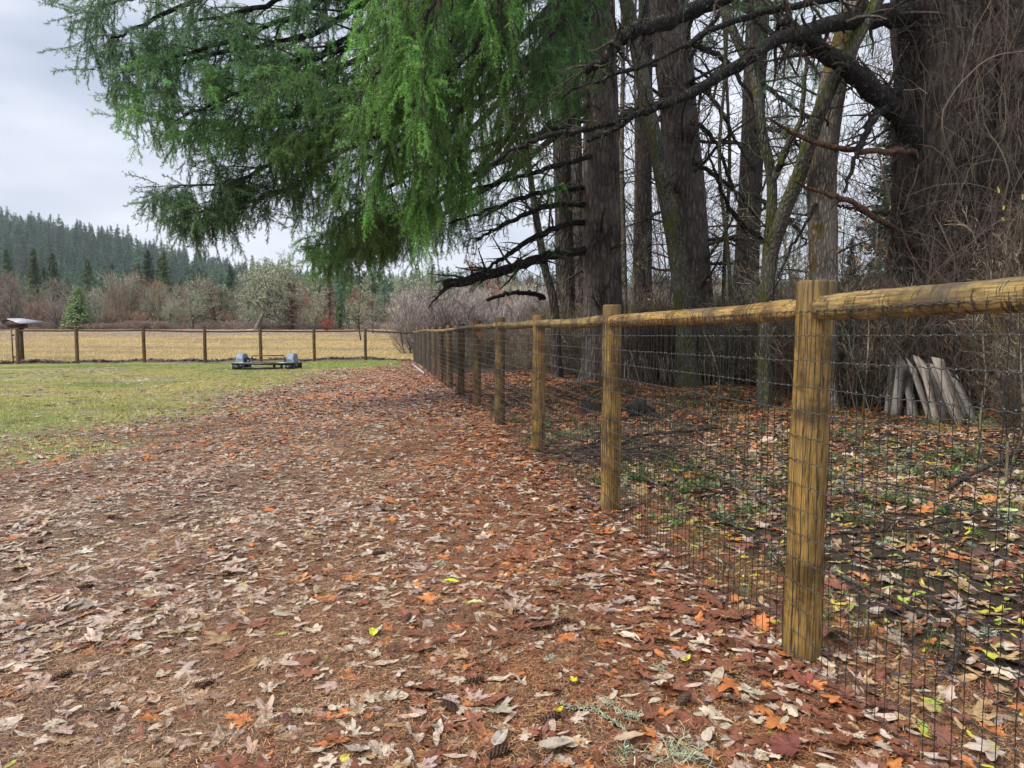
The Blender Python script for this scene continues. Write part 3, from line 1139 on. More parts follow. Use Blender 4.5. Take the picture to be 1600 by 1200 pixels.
# ------------------------------------------------------------------ right-hand paddock fence
def post_mesh(seed, m, H=1.60, R=.077, K=56, S=60):
    r = np.random.default_rng(seed)
    z = np.concatenate([[-.25, -.05], np.linspace(0, H - .012, S), [H - .004, H]])
    th = np.arange(K) * 2 * math.pi / K
    rad = np.full((len(z), K), R) * (1 + .02 * np.sin(th + r.uniform(0, 6)) + .012 * np.sin(2 * th + r.uniform(0, 6)))[None]
    rad *= (1 - .05 * z / H)[:, None]
    rad += .0022 * np.sin(z * 9 + r.uniform(0, 6))[:, None]
    for _ in range(9):       # drying cracks
        c = r.uniform(0, 6.28)
        z0, ln = r.uniform(-.1, H), r.uniform(.3, 1.1)
        w = r.uniform(.05, .10)
        dth = np.abs((th[None] - c - .05 * np.sin(z * 5 + c)[:, None] + math.pi) % (2 * math.pi) - math.pi)
        f = np.clip(1 - dth / w, 0, 1) * np.clip(1 - ((z - z0) / ln) ** 2, 0, 1)[:, None]
        rad -= f * r.uniform(.003, .008)
    rad[-2] *= .985
    rad[-1] *= .93
    bend = .006 * np.sin(z / H * 3.1 + r.uniform(0, 6))
    V = np.stack([rad * np.cos(th) + bend[:, None], rad * np.sin(th), np.repeat(z[:, None], K, 1)], -1)
    g = Geo()
    ii = np.arange(len(z) * K).reshape(len(z), K)
    Q = np.stack([ii[:-1], np.roll(ii[:-1], -1, 1), np.roll(ii[1:], -1, 1), ii[1:]], -1).reshape(-1, 4)
    top = ii[-1]
    Vt = np.vstack([V.reshape(-1, 3), [[bend[-1], 0, H + .001]]])
    g.add(Vt, Q, [[top[k], top[(k + 1) % K], len(Vt) - 1] for k in range(K)])
    return g.mesh('post', m, True)


def rail_mesh(seed, m, L, R=.047, K=32, S=50):
    """pole along +X with pencilled ends"""
    r = np.random.default_rng(seed)
    x = np.linspace(0, L, S)
    x = np.concatenate([[0, .02, .05, .1], x[(x > .12) & (x < L - .12)], [L - .1, L - .05, L - .02, L]])
    th = np.arange(K) * 2 * math.pi / K
    rad = R * (1 + .05 * np.sin(x * 1.1 + r.uniform(0, 6)) + .02 * np.sin(x * 6 + r.uniform(0, 6)))
    for k, v in enumerate((.45, .72, .90, .97)):
        rad[k] *= v
        rad[-1 - k] *= v
    rad = rad[:, None] * (1 + .03 * np.sin(th + r.uniform(0, 6)))[None]
    rad += .0012 * r.normal(size=rad.shape)
    sag = -.008 * np.sin(x / L * math.pi) + .004 * np.sin(x * 3 + r.uniform(0, 6))
    V = np.stack([np.repeat(x[:, None], K, 1), rad * np.cos(th), rad * np.sin(th) + sag[:, None]], -1)
    ii = np.arange(len(x) * K).reshape(len(x), K)
    Q = np.stack([ii[:-1], ii[1:], np.roll(ii[1:], -1, 1), np.roll(ii[:-1], -1, 1)], -1).reshape(-1, 4)
    g = Geo()
    Vt = np.vstack([V.reshape(-1, 3), [[0, 0, sag[0]], [L, 0, sag[-1]]]])
    T = [[ii[0][k], ii[0][(k + 1) % K], len(Vt) - 2] for k in range(K)] + [[ii[-1][(k + 1) % K], ii[-1][k], len(Vt) - 1] for k in range(K)]
    g.add(Vt, Q, T)
    return g.mesh('rail', m, True)


def wire_geo(L, seed, fine=True, thick=.0017, z0=.053, nrow=15, H=None, bulge=.0):
    """woven no-climb mesh: wires every 2 in across, 4 in up; x along the fence, y = 0 plane"""
    r = np.random.default_rng(seed)
    pitch = .1016
    zs = z0 + pitch * np.arange(nrow)
    nv = int(L / .0508)
    g = Geo()
    wobx = .004 * r.normal(size=(nv, 1))
    zz = np.linspace(0, nrow - 1, (nrow - 1) * (2 if fine else 1) + 1)
    vx = .0508 * (np.arange(nv) + .5)[:, None] + .0035 * np.cumsum(r.normal(size=(nv, len(zz))), 1) * .5 + wobx
    vz = z0 + pitch * zz
    buck = lambda x, z: .006 * np.sin(x * 2.1 + seed) * np.sin(z * 3.0 + 1) + .003 * np.sin(x * 7 + z * 5)
    P = np.stack([vx, buck(vx, vz[None]), np.repeat(vz[None], nv, 0)], -1)
    g.tubes(P, np.full(P.shape[:2], thick), 4 if fine else 3, False)
    hx = np.linspace(0, L, nv * 2 + 1 if fine else nv // 3)
    wig = (.0028 * np.cos(np.arange(len(hx)) * math.pi)) if fine else 0 * hx
    hz = zs[:, None] + wig[None] + .004 * np.cumsum(r.normal(size=(nrow, len(hx))), 1) / math.sqrt(len(hx)) - .004 * np.sin(hx / L * math.pi)[None]
    P = np.stack([np.repeat(hx[None], nrow, 0), buck(hx[None], hz), hz], -1)
    k = Geo()
    (k if fine else g).tubes(P, np.full(P.shape[:2], thick * 1.15), 4 if fine else 3, False)
    if fine:
        cx = vx[:, ::2]
        for j in range(nrow):
            for i in range(nv):
                c = (cx[i, j], buck(cx[i, j], zs[j]) - .0005, zs[j])
                k.box(c, (.0026, .0024, .0034))
    return g, k


fdir = np.array([-.1934, .9811])
fnrm = np.array([-.9811, -.1934])
FANG = math.atan2(fdir[1], fdir[0])
fence = thing('paddock_fence', 'long round-post fence with black wire mesh running along the wood to the corner', 'fence', (1.239, 2.78, 0))
POSTS = [post_mesh(200 + i, MT['post']) for i in range(6)]
RAILS = [rail_mesh(220 + i, MT['rail'], 2.44, .045) for i in range(5)]
W_near = [wire_geo(2.44, 300 + i) for i in range(3)]
W_near = [(a.mesh('wire_mesh', MT['wire']), b.mesh('wire_knots', MT['wire_knot'])) for a, b in W_near]
W_mid = wire_geo(2.44, 310, True, .0014)
W_mid = (W_mid[0].mesh('wire_mesh', MT['wire']), W_mid[1].mesh('wire_knots', MT['wire_knot']))
W_far = wire_geo(2.44, 311, False, .0016)[0].mesh('wire_mesh', MT['wire_knot'])
o0 = np.array([1.239, 2.78])
for n in range(-1, 14):
    p = o0 + fdir * 2.44 * n
    z = float(gh(*p))
    if n >= 0:
        o = link('post', POSTS[n % 6], fence, (p[0] - o0[0], p[1] - o0[1], z + .012 * math.sin(n * 2.3)))
        o.rotation_euler = (.006 * math.sin(n * 3.1), .008 * math.cos(n * 1.7), n * 1.9)
    if n < 13:
        q = p - o0 + fnrm * .028
        z2 = float(gh(*(p + fdir * 2.44)))
        o = link('rail', RAILS[(n + 1) % 5], fence, (q[0] + fdir[0] * .045, q[1] + fdir[1] * .045, z + 1.487))
        o.rotation_euler = (0, -math.atan2(z2 - z, 2.44), FANG)
        o.scale = ((2.44 - .09) / 2.44, 1.06 if n < 0 else 1, 1.06 if n < 0 else 1)
        w = p - o0 + fnrm * (.079)
        a, b = W_near[(n + 1) % 3] if n < 2 else (W_mid if n < 7 else (W_far, None))
        o = link('wire_mesh', a, fence, (w[0], w[1], z))
        o.rotation_euler = (0, -math.atan2(z2 - z, 2.44), FANG)
        o['kind'] = 'stuff'
        if b:
            c = link('wire_knots', b, o)
            c['kind'] = 'stuff'

# ------------------------------------------------------------------ far fence across the paddock
ff = thing('far_fence', 'dark round-post fence with thin rail crossing in front of the golden meadow', 'fence', (-7.24, 33.24, 0))
fo = np.array([-4.9, 33.9])
fstep = np.array([-2.343, -.657])
fl = float(np.linalg.norm(fstep))
FA2 = math.atan2(fstep[1], fstep[0])
fn2 = np.array([.27, -.963])
PF = [post_mesh(240 + i, MT['post_far'], K=24, S=24) for i in range(3)]
RF = [rail_mesh(250 + i, MT['post_far'], fl, .04, 14, 24) for i in range(2)]
WF = wire_geo(fl, 312, False, .0012)[0].mesh('wire_mesh', MT['wire'])
base = np.array([-7.24, 33.24])
xs7 = [0, 1, 2, 3, 4, 5.05, 6.15, 7.08]
for n in range(0, 8):
    p = fo + fstep * xs7[n]
    z = float(gh(*p)) - .05
    if n:
        o = link('post', PF[n % 3], ff, (p[0] - base[0], p[1] - base[1], z))
        o.rotation_euler = (.008 * math.sin(n * 3.1), .01 * math.cos(n * 1.7), n * 1.9)
    if n < 7:
        ln = (xs7[n + 1] - xs7[n])
        z2 = float(gh(*(fo + fstep * xs7[n + 1]))) - .05
        q = p - base
        o = link('rail', RF[n % 2], ff, (q[0], q[1], z + 1.49))
        o.rotation_euler = (0, -math.atan2(z2 - z, fl), FA2)
        o.scale = (ln, 1, 1)
        w = q + fn2 * .08
        o = link('wire_mesh', WF, ff, (w[0], w[1], z))
        o.rotation_euler = (0, -math.atan2(z2 - z, fl), FA2)
        o.scale = (ln, 1, 1)
        o['kind'] = 'stuff'

# gate at the left end of the far fence
gp = fo + fstep * 7.16
gt = thing('wire_gate', 'thin black framed wire gate at the left end of the far fence', 'gate', (gp[0], gp[1], float(gh(*gp))))
e = fstep / fl
E3 = np.array([e[0], e[1], 0])
for nm, a, b, rr in (('upright', (0, .02), (0, 1.5), .024), ('bottom_bar', (0, .05), (3.3, .03), .03), ('top_bar', (0, 1.46), (3.3, 1.46), .009), ('upright', (3.3, .02), (3.3, 1.5), .024)):
    P = np.array([E3 * a[0] + [0, 0, a[1]], E3 * (a[0] + b[0]) / 2 + [0, 0, (a[1] + b[1]) / 2], E3 * b[0] + [0, 0, b[1]]])
    part(nm, Geo().tubes(P, np.full(3, rr), 8), MT['black_metal'], gt, world=False)
for z in (.3, 1.25):
    part('hinge', Geo().box((.04 * -e[0], .04 * -e[1], z), (.06, .02, .03)), MT['black_metal'], gt, world=False)
o = link('wire_mesh', WF, gt, (0, 0, 0))
o.rotation_euler = (0, 0, FA2)
o.scale = (3.3 / fl, 1, .96)
o['kind'] = 'stuff'

# ------------------------------------------------------------------ distant trees
def oc_mat(name, rough=.85, lo=.5, hi=1.4):
    m = MB(name, rough, .15)
    v = m.attr('va', 'GEOMETRY', 'Fac')
    c = m.mix(1.0, m.objcol(), m.ramp(v, [(0, (lo, lo, lo)), (1, (hi, hi, hi))]), 'MULTIPLY')
    m.col(c)
    return m.m


MT['oc'] = oc_mat('object_tinted_foliage')


def conifer_parts(seed, H=20.0, nb=420, wid=.17, clump=.05, stations=9, bare=.06, ragged=.35):
    r = np.random.default_rng(seed)
    z = H * (bare + (1 - bare) * np.sort(r.random(nb)) ** .9)
    h = 1 - z / H
    rad = wid * H * (h + .04) ** .75 * r.uniform(1 - ragged, 1.1, nb)
    az = r.uniform(0, 6.28, nb)
    t = (np.arange(stations) + 1) / stations
    rr = rad[:, None] * t
    dz = -.30 * rad[:, None] * t + .14 * rad[:, None] * t ** 3 + (.35 * rad * (1 - h))[:, None] * t
    C = np.stack([np.cos(az)[:, None] * rr, np.sin(az)[:, None] * rr, z[:, None] + dz], -1).reshape(-1, 3)
    n = len(C)
    sz = clump * H * (np.repeat(h, stations) ** .5 * .55 + .16) * r.uniform(.55, 1.25, n)
    sz = np.minimum(sz, np.repeat(rad, stations) * .6 + .12)
    V = []
    for k in range(2):
        c = C + r.normal(size=(n, 3)) * sz[:, None] * [.45, .45, .25]
        a = np.repeat(az, stations) + r.normal(0, .7, n)
        d = np.column_stack([np.cos(a), np.sin(a), r.normal(-.35, .3, n)]) * sz[:, None]
        w = np.column_stack([-np.sin(a), np.cos(a), r.normal(0, .35, n)]) * (sz * .33)[:, None]
        V.append(np.stack([c - d * .4 - w, c - d * .4 + w, c + d * .75 + [0, 0, 0]], 1))
    V = np.concatenate(V).reshape(-1, 3)
    T = np.arange(len(V)).reshape(-1, 3)
    va = np.repeat(np.clip(r.random(len(T)) * .8 + .1, 0, 1), 3)
    P = np.column_stack([np.zeros(6), np.zeros(6), np.linspace(-.6, H * .99, 6)])
    R = np.linspace(H * .013, H * .002, 6)
    return (V, T, va), (P, R)


def conifer_mesh(name, m, mb=None, **k):
    (V, T, va), (P, R) = conifer_parts(**k)
    g = Geo().add(V, None, T, va)
    g.tubes(P, R, 5, True, .0)
    return g.mesh(name, m)


HC = [conifer_mesh('conifer', MT['far_needle'], seed=400 + i, nb=150, stations=4, wid=(.17, .13, .2, .15)[i], clump=.085) for i in range(4)]
r = np.random.default_rng(410)
n = 10500
y = 345 + 560 * r.random(n) ** 1.15
x = (r.uniform(-1.0, .62, n)) * y
z = hill_z(x, y)
dens = .5 + .5 * np.clip(sumsin(x, y, .03, 43), -1, 1)
k = r.random(n) < .55 + .45 * dens
x, y, z = x[k], y[k], z[k]
n = len(x)
mixc = np.clip(r.random(n) * .8 + .3 * sumsin(x, y, .02, 44), 0, 1)[:, None]
tt = (np.array([.045, .13, .065]) * (1 - mixc) + np.array([.14, .25, .09]) * mixc) * r.normal(1, .28, (n, 1))
sc = r.uniform(.7, 1.6, n) * np.where(r.random(n) < .12, 1.25, 1)
scatter('hill_forest', HC, np.column_stack([x, y, z - .5]), np.column_stack([r.normal(0, .02, n), r.normal(0, .02, n), r.uniform(0, 6.28, n)]), sc, r.integers(0, 4, n), tt)

# conifer belt at the foot of the hill
MC = [conifer_mesh('conifer', MT['far_needle'], seed=420 + i, nb=420, stations=7, wid=(.17, .14, .2)[i], clump=.05) for i in range(3)]
n = 330
y = r.uniform(150, 330, n)
x = r.uniform(-.95, .5, n) * y
tt = (np.array([.07, .125, .05]) * r.uniform(.7, 1.5, (n, 1)) + np.array([.035, .02, .0]) * r.random((n, 1)))
sc = (.55 + .35 * r.random(n)) * (.7 + .5 * sst(-150, -20, -np.abs(x + 140)))
scatter('foothill_conifers', MC, np.column_stack([x, y, gh(x, y) - .3]), np.column_stack([0 * x, 0 * x, r.uniform(0, 6.28, n)]), sc, r.integers(0, 3, n), tt)


def bare_tree(seed, H=10, spread=.9, nl=(11, 7, 6, 4), up=.5, trunk_r=.16, multi=1, lean=.05, crook=.14, t0=.18, L=(.5, .42, .42, .5), rmin=(.03, .018, .011, .008)):
    r = np.random.default_rng(seed)
    S = 10
    P = np.zeros((multi, S, 3))
    d = np.column_stack([r.normal(0, lean, multi), r.normal(0, lean, multi), np.ones(multi)]) if multi == 1 else np.column_stack([r.normal(0, .28, multi), r.normal(0, .28, multi), np.ones(multi)])
    P[:, 0, 2] = -.3
    P[:, 0, :2] = r.normal(0, .12 if multi > 1 else 0.0, (multi, 2))
    for k in range(1, S):
        d = d + r.normal(size=(multi, 3)) * crook
        d[:, 2] += .12
        d /= np.linalg.norm(d, axis=1, keepdims=True)
        P[:, k] = P[:, k - 1] + d * (H * .80 + .3) / (S - 1)
    R = np.linspace(trunk_r, trunk_r * .18, S)[None] * (np.exp(r.normal(0, .5, (multi, 1))) if multi > 1 else 1)
    levels = [(P, R)]
    A, B = P, R
    ln = H
    for i, nn in enumerate(nl):
        ln = ln * L[i]
        A, B = grow(A, B, nn, ln, spread * (1 - .12 * i), .6, 6 if i < 2 else 4, r, up=up * (1 if i else .6), wob=.16, t0=t0 if i == 0 else .15, rmin=rmin[i], fall=.45)
        levels.append((A, B))
    return levels


def tree_meshes(name, levels, mt, mc, seed, lichen=0, lsize=.2, split=2):
    r = np.random.default_rng(seed)
    g = Geo()
    for i, (A, B) in enumerate(levels[:split]):
        g.tubes(A, B, 7 if i == 0 else 4, True)
    c = Geo()
    for A, B in levels[split:]:
        c.tubes(A, B, 3, False, r.random(len(A)))
    lm = None
    if lichen:
        A = np.concatenate([levels[-1][0][:, [0, -1]].reshape(-1, 3), levels[-2][0].reshape(-1, 3), levels[2][0].reshape(-1, 3)])
        C = A[r.integers(0, len(A), lichen)] + r.normal(size=(lichen, 3)) * lsize * .4
        u = r.normal(size=(lichen, 3)) * lsize * .5
        v = r.normal(size=(lichen, 3)) * lsize * .35
        v[:, 2] -= lsize * .2
        V = np.stack([C - u * .5, C + u * .5, C + v], 1).reshape(-1, 3)
        lm = Geo().add(V, None, np.arange(len(V)).reshape(-1, 3), np.repeat(r.random(lichen), 3)).mesh('lichen', MT['oc'])
    return g.mesh('trunk', mt, True), c.mesh('crown', mc), lm


PROT = {}
for i in range(3):
    PROT['oak', i] = tree_meshes('oak', bare_tree(500 + i, 10, 1.05, (12, 7, 6, 4), .25, .24, crook=.09, t0=.2), MT['far_bark'], MT['oc'], i, 9000, .19)
    PROT['bare', i] = tree_meshes('bare', bare_tree(510 + i, 10, .55, (13, 8, 6, 4), .9, .13, crook=.07, t0=.12), MT['far_bark'], MT['oc'], i, 1400, .15)
    PROT['bush', i] = tree_meshes('bush', bare_tree(520 + i, 4, .5, (8, 6, 5), .8, .05, multi=9, crook=.1, t0=.05, rmin=(.02, .012, .009, .008)), MT['far_bark'], MT['oc'], i, 0)
    PROT['slim', i] = tree_meshes('slim', bare_tree(530 + i, 10, 1.15, (26, 6, 4), .15, .12, crook=.04, t0=.2, L=(.26, .4, .4)), MT['far_bark'], MT['oc'], i, 2600, .17)


def two_mesh_conifer(seed, **k):
    (V, T, va), (P, R) = conifer_parts(seed=seed, **k)
    return Geo().tubes(P, R, 7, True).mesh('trunk', MT['far_bark'], True), Geo().add(V, None, T, va).mesh('crown', MT['oc']), None


for i in range(2):
    PROT['conifer', i] = two_mesh_conifer(540 + i, H=10, nb=520, stations=7, wid=.22, clump=.055, bare=.03)
    PROT['sparse', i] = two_mesh_conifer(550 + i, H=10, nb=230, stations=7, wid=.17, clump=.045, bare=.12, ragged=.6)
for i in range(2):
    PROT['round', i] = two_mesh_conifer(560 + i, H=10, nb=800, stations=7, wid=.36, clump=.06, bare=.0)


def top_of(ms):
    n = len(ms[1].vertices)
    a = np.zeros(n * 3, np.float32)
    ms[1].vertices.foreach_get('co', a)
    return float(np.percentile(a[2::3], 99.6))


HT = {k: top_of(v) for k, v in PROT.items()}


def far_tree(kind, var, px, ptop, depth, pbase, label, cat='tree', tcol=(.13, .11, .095), ccol=(.2, .16, .13), lcol=(.32, .36, .24), wid=1.0, name=None, group=None, baseH=None):
    """a tree whose crown top shows at row ptop"""
    b = at(px, 522, depth)
    b[2] = float(gh(b[0], b[1]))
    H = (CAMZ + (522 - ptop) / FPX * depth * 1.0 - b[2])
    bh = HT[kind, var]
    s = H / bh
    t = thing(name or {'bush': 'bare_bush', 'conifer': 'conifer_tree', 'sparse': 'conifer_tree', 'round': 'evergreen_tree', 'oak': 'oak_tree'}.get(kind, 'bare_tree'), label, cat, b, group, rng.uniform(0, 6.28))
    t.scale = (s * wid, s * wid, s)
    tm, cm, lm = PROT[kind, var]
    o = link('trunk', tm, t)
    o.color = (*tcol, 1)
    o = link('crown', cm, t)
    o.color = (*ccol, 1)
    o['kind'] = 'stuff'
    if lm is not None:
        o = link('lichen', lm, t)
        o.color = (*lcol, 1)
        o['kind'] = 'stuff'
    return t


G1, G2, G3 = (.28, .30, .19), (.33, .25, .18), (.30, .17, .125)
LC, LC2 = (.43, .46, .32), (.37, .37, .26)
FT = [
    ('oak', 0, 398, 394, 100, 'tall lichen-grey oak with a pale trunk rising above its neighbours beyond the trailer', (.42, .40, .36), (.16, .135, .10), LC, 1.25),
    ('oak', 1, 440, 408, 109, 'broad lichen-covered oak just right of the tallest pale-trunked oak', (.20, .17, .13), (.19, .16, .12), LC, 1.2),
    ('oak', 2, 345, 436, 110, 'rounded lichen-green oak left of the tallest oak across the meadow', (.18, .15, .12), (.19, .17, .12), LC2, 1.35),
    ('oak', 1, 302, 455, 108, 'low grey-green oak above the fourth post of the far fence', (.18, .15, .12), (.2, .17, .13), LC, 1.3),
    ('oak', 0, 259, 464, 104, 'small pale lichen tree in front of the orange-brown bare trees', (.25, .23, .2), (.22, .19, .15), LC, 1.0),
    ('round', 0, 125, 449, 103, 'bushy light green evergreen standing among reddish bare bushes across the meadow', (.14, .11, .08), (.26, .36, .15), LC, 1.15),
    ('bare', 0, 208, 421, 124, 'tall orange-brown bare tree with a rounded twiggy crown across the meadow', (.17, .12, .09), (.40, .28, .20), LC2, 1.5),
    ('bare', 1, 238, 428, 128, 'grey-brown bare tree right behind the tall orange-brown one', (.17, .13, .1), (.30, .20, .15), LC2, 1.4),
    ('bare', 2, 262, 440, 117, 'bright orange twigged bare tree above the small pale lichen tree', (.2, .12, .08), (.46, .29, .18), LC2, 1.2),
    ('bare', 0, 182, 445, 114, 'brownish bare tree between the green evergreen and the orange-brown one', (.16, .12, .1), (.33, .22, .16), LC2, 1.3),
    ('bare', 1, 22, 424, 116, 'grey bare tree above the little roofed shelter', (.17, .14, .12), (.26, .215, .19), LC2, 1.5),
    ('bare', 2, 72, 434, 113, 'grey-brown bare tree with a dark trunk between shelter and green evergreen', (.10, .08, .07), (.27, .21, .175), LC2, 1.4),
    ('bush', 0, 55, 468, 106, 'reddish brown bare bush left of the light green evergreen', (.2, .13, .11), (.40, .27, .21), LC2, 1.3),
    ('bush', 1, 92, 474, 105, 'purplish bare bush touching the left side of the green evergreen', (.2, .14, .13), (.36, .26, .24), LC2, 1.3),
    ('bush', 2, 170, 480, 104, 'rust coloured bare bush right of the light green evergreen', (.2, .14, .11), (.40, .27, .19), LC2, 1.6),
    ('bush', 0, 222, 486, 106, 'low orange-brown bush under the tall orange-brown tree', (.2, .14, .11), (.44, .28, .18), LC2, 1.6),
    ('sparse', 0, 457, 432, 101, 'thin rust-brown conifer with a dark trunk right of the broad oaks', (.08, .05, .04), (.40, .24, .18), LC, 1.5),
    ('sparse', 1, 516, 410, 108, 'tall thin brown-tinged conifer seen below the hanging fir sprays', (.07, .05, .04), (.30, .20, .14), LC, 1.1),
    ('sparse', 0, 532, 452, 101, 'small slim green conifer right of the tall brown-tinged one', (.08, .06, .045), (.15, .22, .10), LC, 1.1),
    ('slim', 0, 492, 448, 98, 'slim lichen-hung tree standing between the rust-brown and the tall thin conifer', (.18, .17, .14), (.24, .22, .16), LC, 1.1),
    ('slim', 1, 564, 440, 66, 'slim dark-trunked tree with drooping twigs just beyond the far fence corner', (.055, .045, .04), (.17, .155, .11), LC, 1.0),
    ('slim', 2, 583, 432, 84, 'grey straight-trunked tree behind the slim dark-trunked one', (.22, .21, .19), (.21, .18, .15), LC, 1.1),
    ('bush', 1, 511, 496, 94, 'small red-leaved bush at the far meadow edge', (.2, .08, .06), (.42, .11, .06), LC, 1.2),
    ('oak', 2, 625, 425, 92, 'pale lichen-grey oak half hidden by the hanging green curtain', (.2, .18, .15), (.22, .19, .15), LC, 1.2),
    ('oak', 0, 700, 436, 84, 'grey-green oak seen above the mesh fence under the low cut limb', (.2, .18, .15), (.23, .20, .16), LC, 1.2),
    ('oak', 1, 790, 440, 78, 'pale oak behind the leaning dark sapling left of the big trunks', (.2, .18, .15), (.23, .20, .16), LC, 1.2),
]
for k, v, px, pt, d, lab, tc, cc, lc, wd2 in FT:
    far_tree(k, v, px, pt, d, 518, lab, 'bush' if k == 'bush' else 'tree', tc, cc, lc, wd2)


def inst_tree(name, levels, seed, K0=4, lichen=0, lsize=.15):
    r = np.random.default_rng(seed)
    g = Geo()
    for i, (A, B) in enumerate(levels):
        g.tubes(A, B, K0 if i == 0 else 3, False, r.random(len(A)) * (.6 if i < 2 else 1))
    return g.mesh(name, MT['inst_twig'])


IB = [inst_tree('bare_tree', bare_tree(570 + i, 9, .6, (12, 8, 6, 3), .8, .12, crook=.1, t0=.1, rmin=(.035, .022, .015, .011)), i) for i in range(3)]
IS = [inst_tree('bare_shrub', bare_tree(580 + i, 3, .55, (7, 6, 4), .6, .028, multi=12, crook=.12, t0=.05, rmin=(.014, .009, .006, .006)), i) for i in range(3)]
# wood of bare trees behind the named ones
n = 420
y = r.uniform(116, 175, n)
x = r.uniform(-.95, .45, n) * y
cm = np.array([(.33, .23, .17), (.27, .23, .20), (.36, .37, .28), (.38, .20, .14), (.25, .27, .17)])
sel = (np.clip(.5 + .5 * sumsin(x, y * .3, .05, 66), 0, .999) * 5).astype(int)
sel = np.where(r.random(n) < .4, r.integers(0, 5, n), sel)
tt = cm[sel] * r.normal(1, .12, (n, 1))
scatter('bare_wood', IB, np.column_stack([x, y, gh(x, y) - .2]), np.column_stack([0 * x, 0 * x, r.uniform(0, 6.28, n)]), r.uniform(.55, 1.12, n) * (.65 + .35 * sst(170, 116, y) + .1), r.integers(0, 3, n), tt)
# bramble bank along the far meadow edge
n = 330
y = r.uniform(101, 113, n)
x = r.uniform(-.9, .05, n) * y
tt = np.array([(.40, .28, .22), (.37, .28, .24), (.44, .34, .26), (.38, .36, .26)])[np.clip((sumsin(x, y, .12, 67) * 2 + 2).astype(int), 0, 3)] * r.normal(1, .15, (n, 1))
scatter('bramble_bank', IS, np.column_stack([x, y, gh(x, y) - .1]), np.column_stack([0 * x, 0 * x, r.uniform(0, 6.28, n)]), np.column_stack([r.uniform(.7, 1.5, n)] * 2 + [r.uniform(.2, .6, n)]), r.integers(0, 3, n), tt)
# purple-brown willow thicket beyond the fence corner
n = 460
y = r.uniform(39.5, 80, n)
x = (-.155 + .50 * r.random(n)) * y - .2
k = far_side(x, y) > 2.5
x, y = x[k], y[k]
n = len(x)
gr = sst(45, 72, y)[:, None] * (r.random((n, 1)) < .6)
tt = (np.array([.40, .33, .30]) * (1 - gr) + np.array([.48, .46, .35]) * gr) * r.normal(1, .14, (n, 1))
scatter('willow_thicket', IS, np.column_stack([x, y, gh(x, y) - .1]), np.column_stack([0 * x, 0 * x, r.uniform(0, 6.28, n)]), r.uniform(.7, 1.3, n) * (1 + .5 * sst(45, 70, y)), r.integers(0, 3, n), tt)
n = 30
y = r.uniform(60, 110, n)
x = (-.20 + .9 * r.random(n)) * y
tt = cm[r.integers(0, 5, n)] * r.normal(1, .12, (n, 1))
scatter('bare_grove', IB, np.column_stack([x, y, gh(x, y) - .2]), np.column_stack([0 * x, 0 * x, r.uniform(0, 6.28, n)]), r.uniform(.55, .95, n), r.integers(0, 3, n), tt)

# ------------------------------------------------------------------ wood behind the fence: brush
def edge_depth(px):
    return np.interp(px, [640, 760, 850, 960, 1100, 1230, 1260, 1380, 1400, 1530, 1560, 1700], [31, 26, 22, 19.5, 18.3, 16.0, 12.5, 12.0, 13.6, 13.6, 11.2, 8.4])


BR = [inst_tree('bramble', bare_tree(590 + i, 2.2, .5, (7, 5, 3), .3, .011, multi=16, crook=.13, t0=.1, L=(.34, .5, .5), rmin=(.005, .0035, .003, .003)), i) for i in range(4)]
r = np.random.default_rng(600)
n = 520
ppx = r.uniform(660, 1860, n)
dd = edge_depth(ppx) + 9 * r.random(n) ** 1.6
x = (ppx - 800) / FPX * dd
k = (fence_side(x, dd) > 1.0) & ~((ppx > 1365) & (ppx < 1560) & (dd < 12.9))
x, dd, ppx = x[k], dd[k], ppx[k]
n = len(x)
tt = np.array([(.26, .19, .125), (.36, .30, .215), (.21, .135, .085), (.31, .29, .20), (.16, .125, .09)])[r.integers(0, 5, n)] * r.normal(1, .15, (n, 1))
sc = r.uniform(.45, 1.05, n) * np.where(ppx > 1240, 1.15, 1.2) * np.where(ppx < 850, .65, 1.0)
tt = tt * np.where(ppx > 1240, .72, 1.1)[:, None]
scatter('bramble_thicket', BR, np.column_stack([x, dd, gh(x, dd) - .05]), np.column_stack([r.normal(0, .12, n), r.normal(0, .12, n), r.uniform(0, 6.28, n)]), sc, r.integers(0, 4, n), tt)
n = 420
ppx = r.uniform(840, 1900, n)
dd = edge_depth(np.minimum(ppx, 1700)) + 6 + 26 * r.random(n)
x = (ppx - 800) / FPX * dd
tt = np.array([(.25, .20, .135), (.34, .30, .21), (.20, .155, .11), (.29, .30, .20)])[r.integers(0, 4, n)] * r.normal(1, .15, (n, 1))
scatter('understorey', IS, np.column_stack([x, dd, gh(x, dd) - .1]), np.column_stack([0 * x, 0 * x, r.uniform(0, 6.28, n)]), r.uniform(.4, 1.0, n), r.integers(0, 3, n), tt)
# saplings and mid-storey bare trees deeper in the wood
ISP = [inst_tree('sapling', bare_tree(610 + i, 9, .75, (20, 7, 4), .35, .05, crook=.07, t0=.12, L=(.3, .4, .45), rmin=(.012, .007, .005)), i) for i in range(3)]
n = 62
ppx = r.uniform(930, 1900, n)
dd = edge_depth(np.minimum(ppx, 1700)) + 2 + 28 * r.random(n) ** 1.3
x = (ppx - 800) / FPX * dd
tt = np.array([(.18, .14, .11), (.34, .31, .27), (.14, .11, .09), (.26, .25, .17)])[r.integers(0, 4, n)] * r.normal(1, .15, (n, 1))
scatter('saplings', ISP, np.column_stack([x, dd, gh(x, dd) - .1]), np.column_stack([r.normal(0, .06, n), r.normal(0, .06, n), r.uniform(0, 6.28, n)]), r.uniform(.6, 1.3, n), r.integers(0, 3, n), tt)
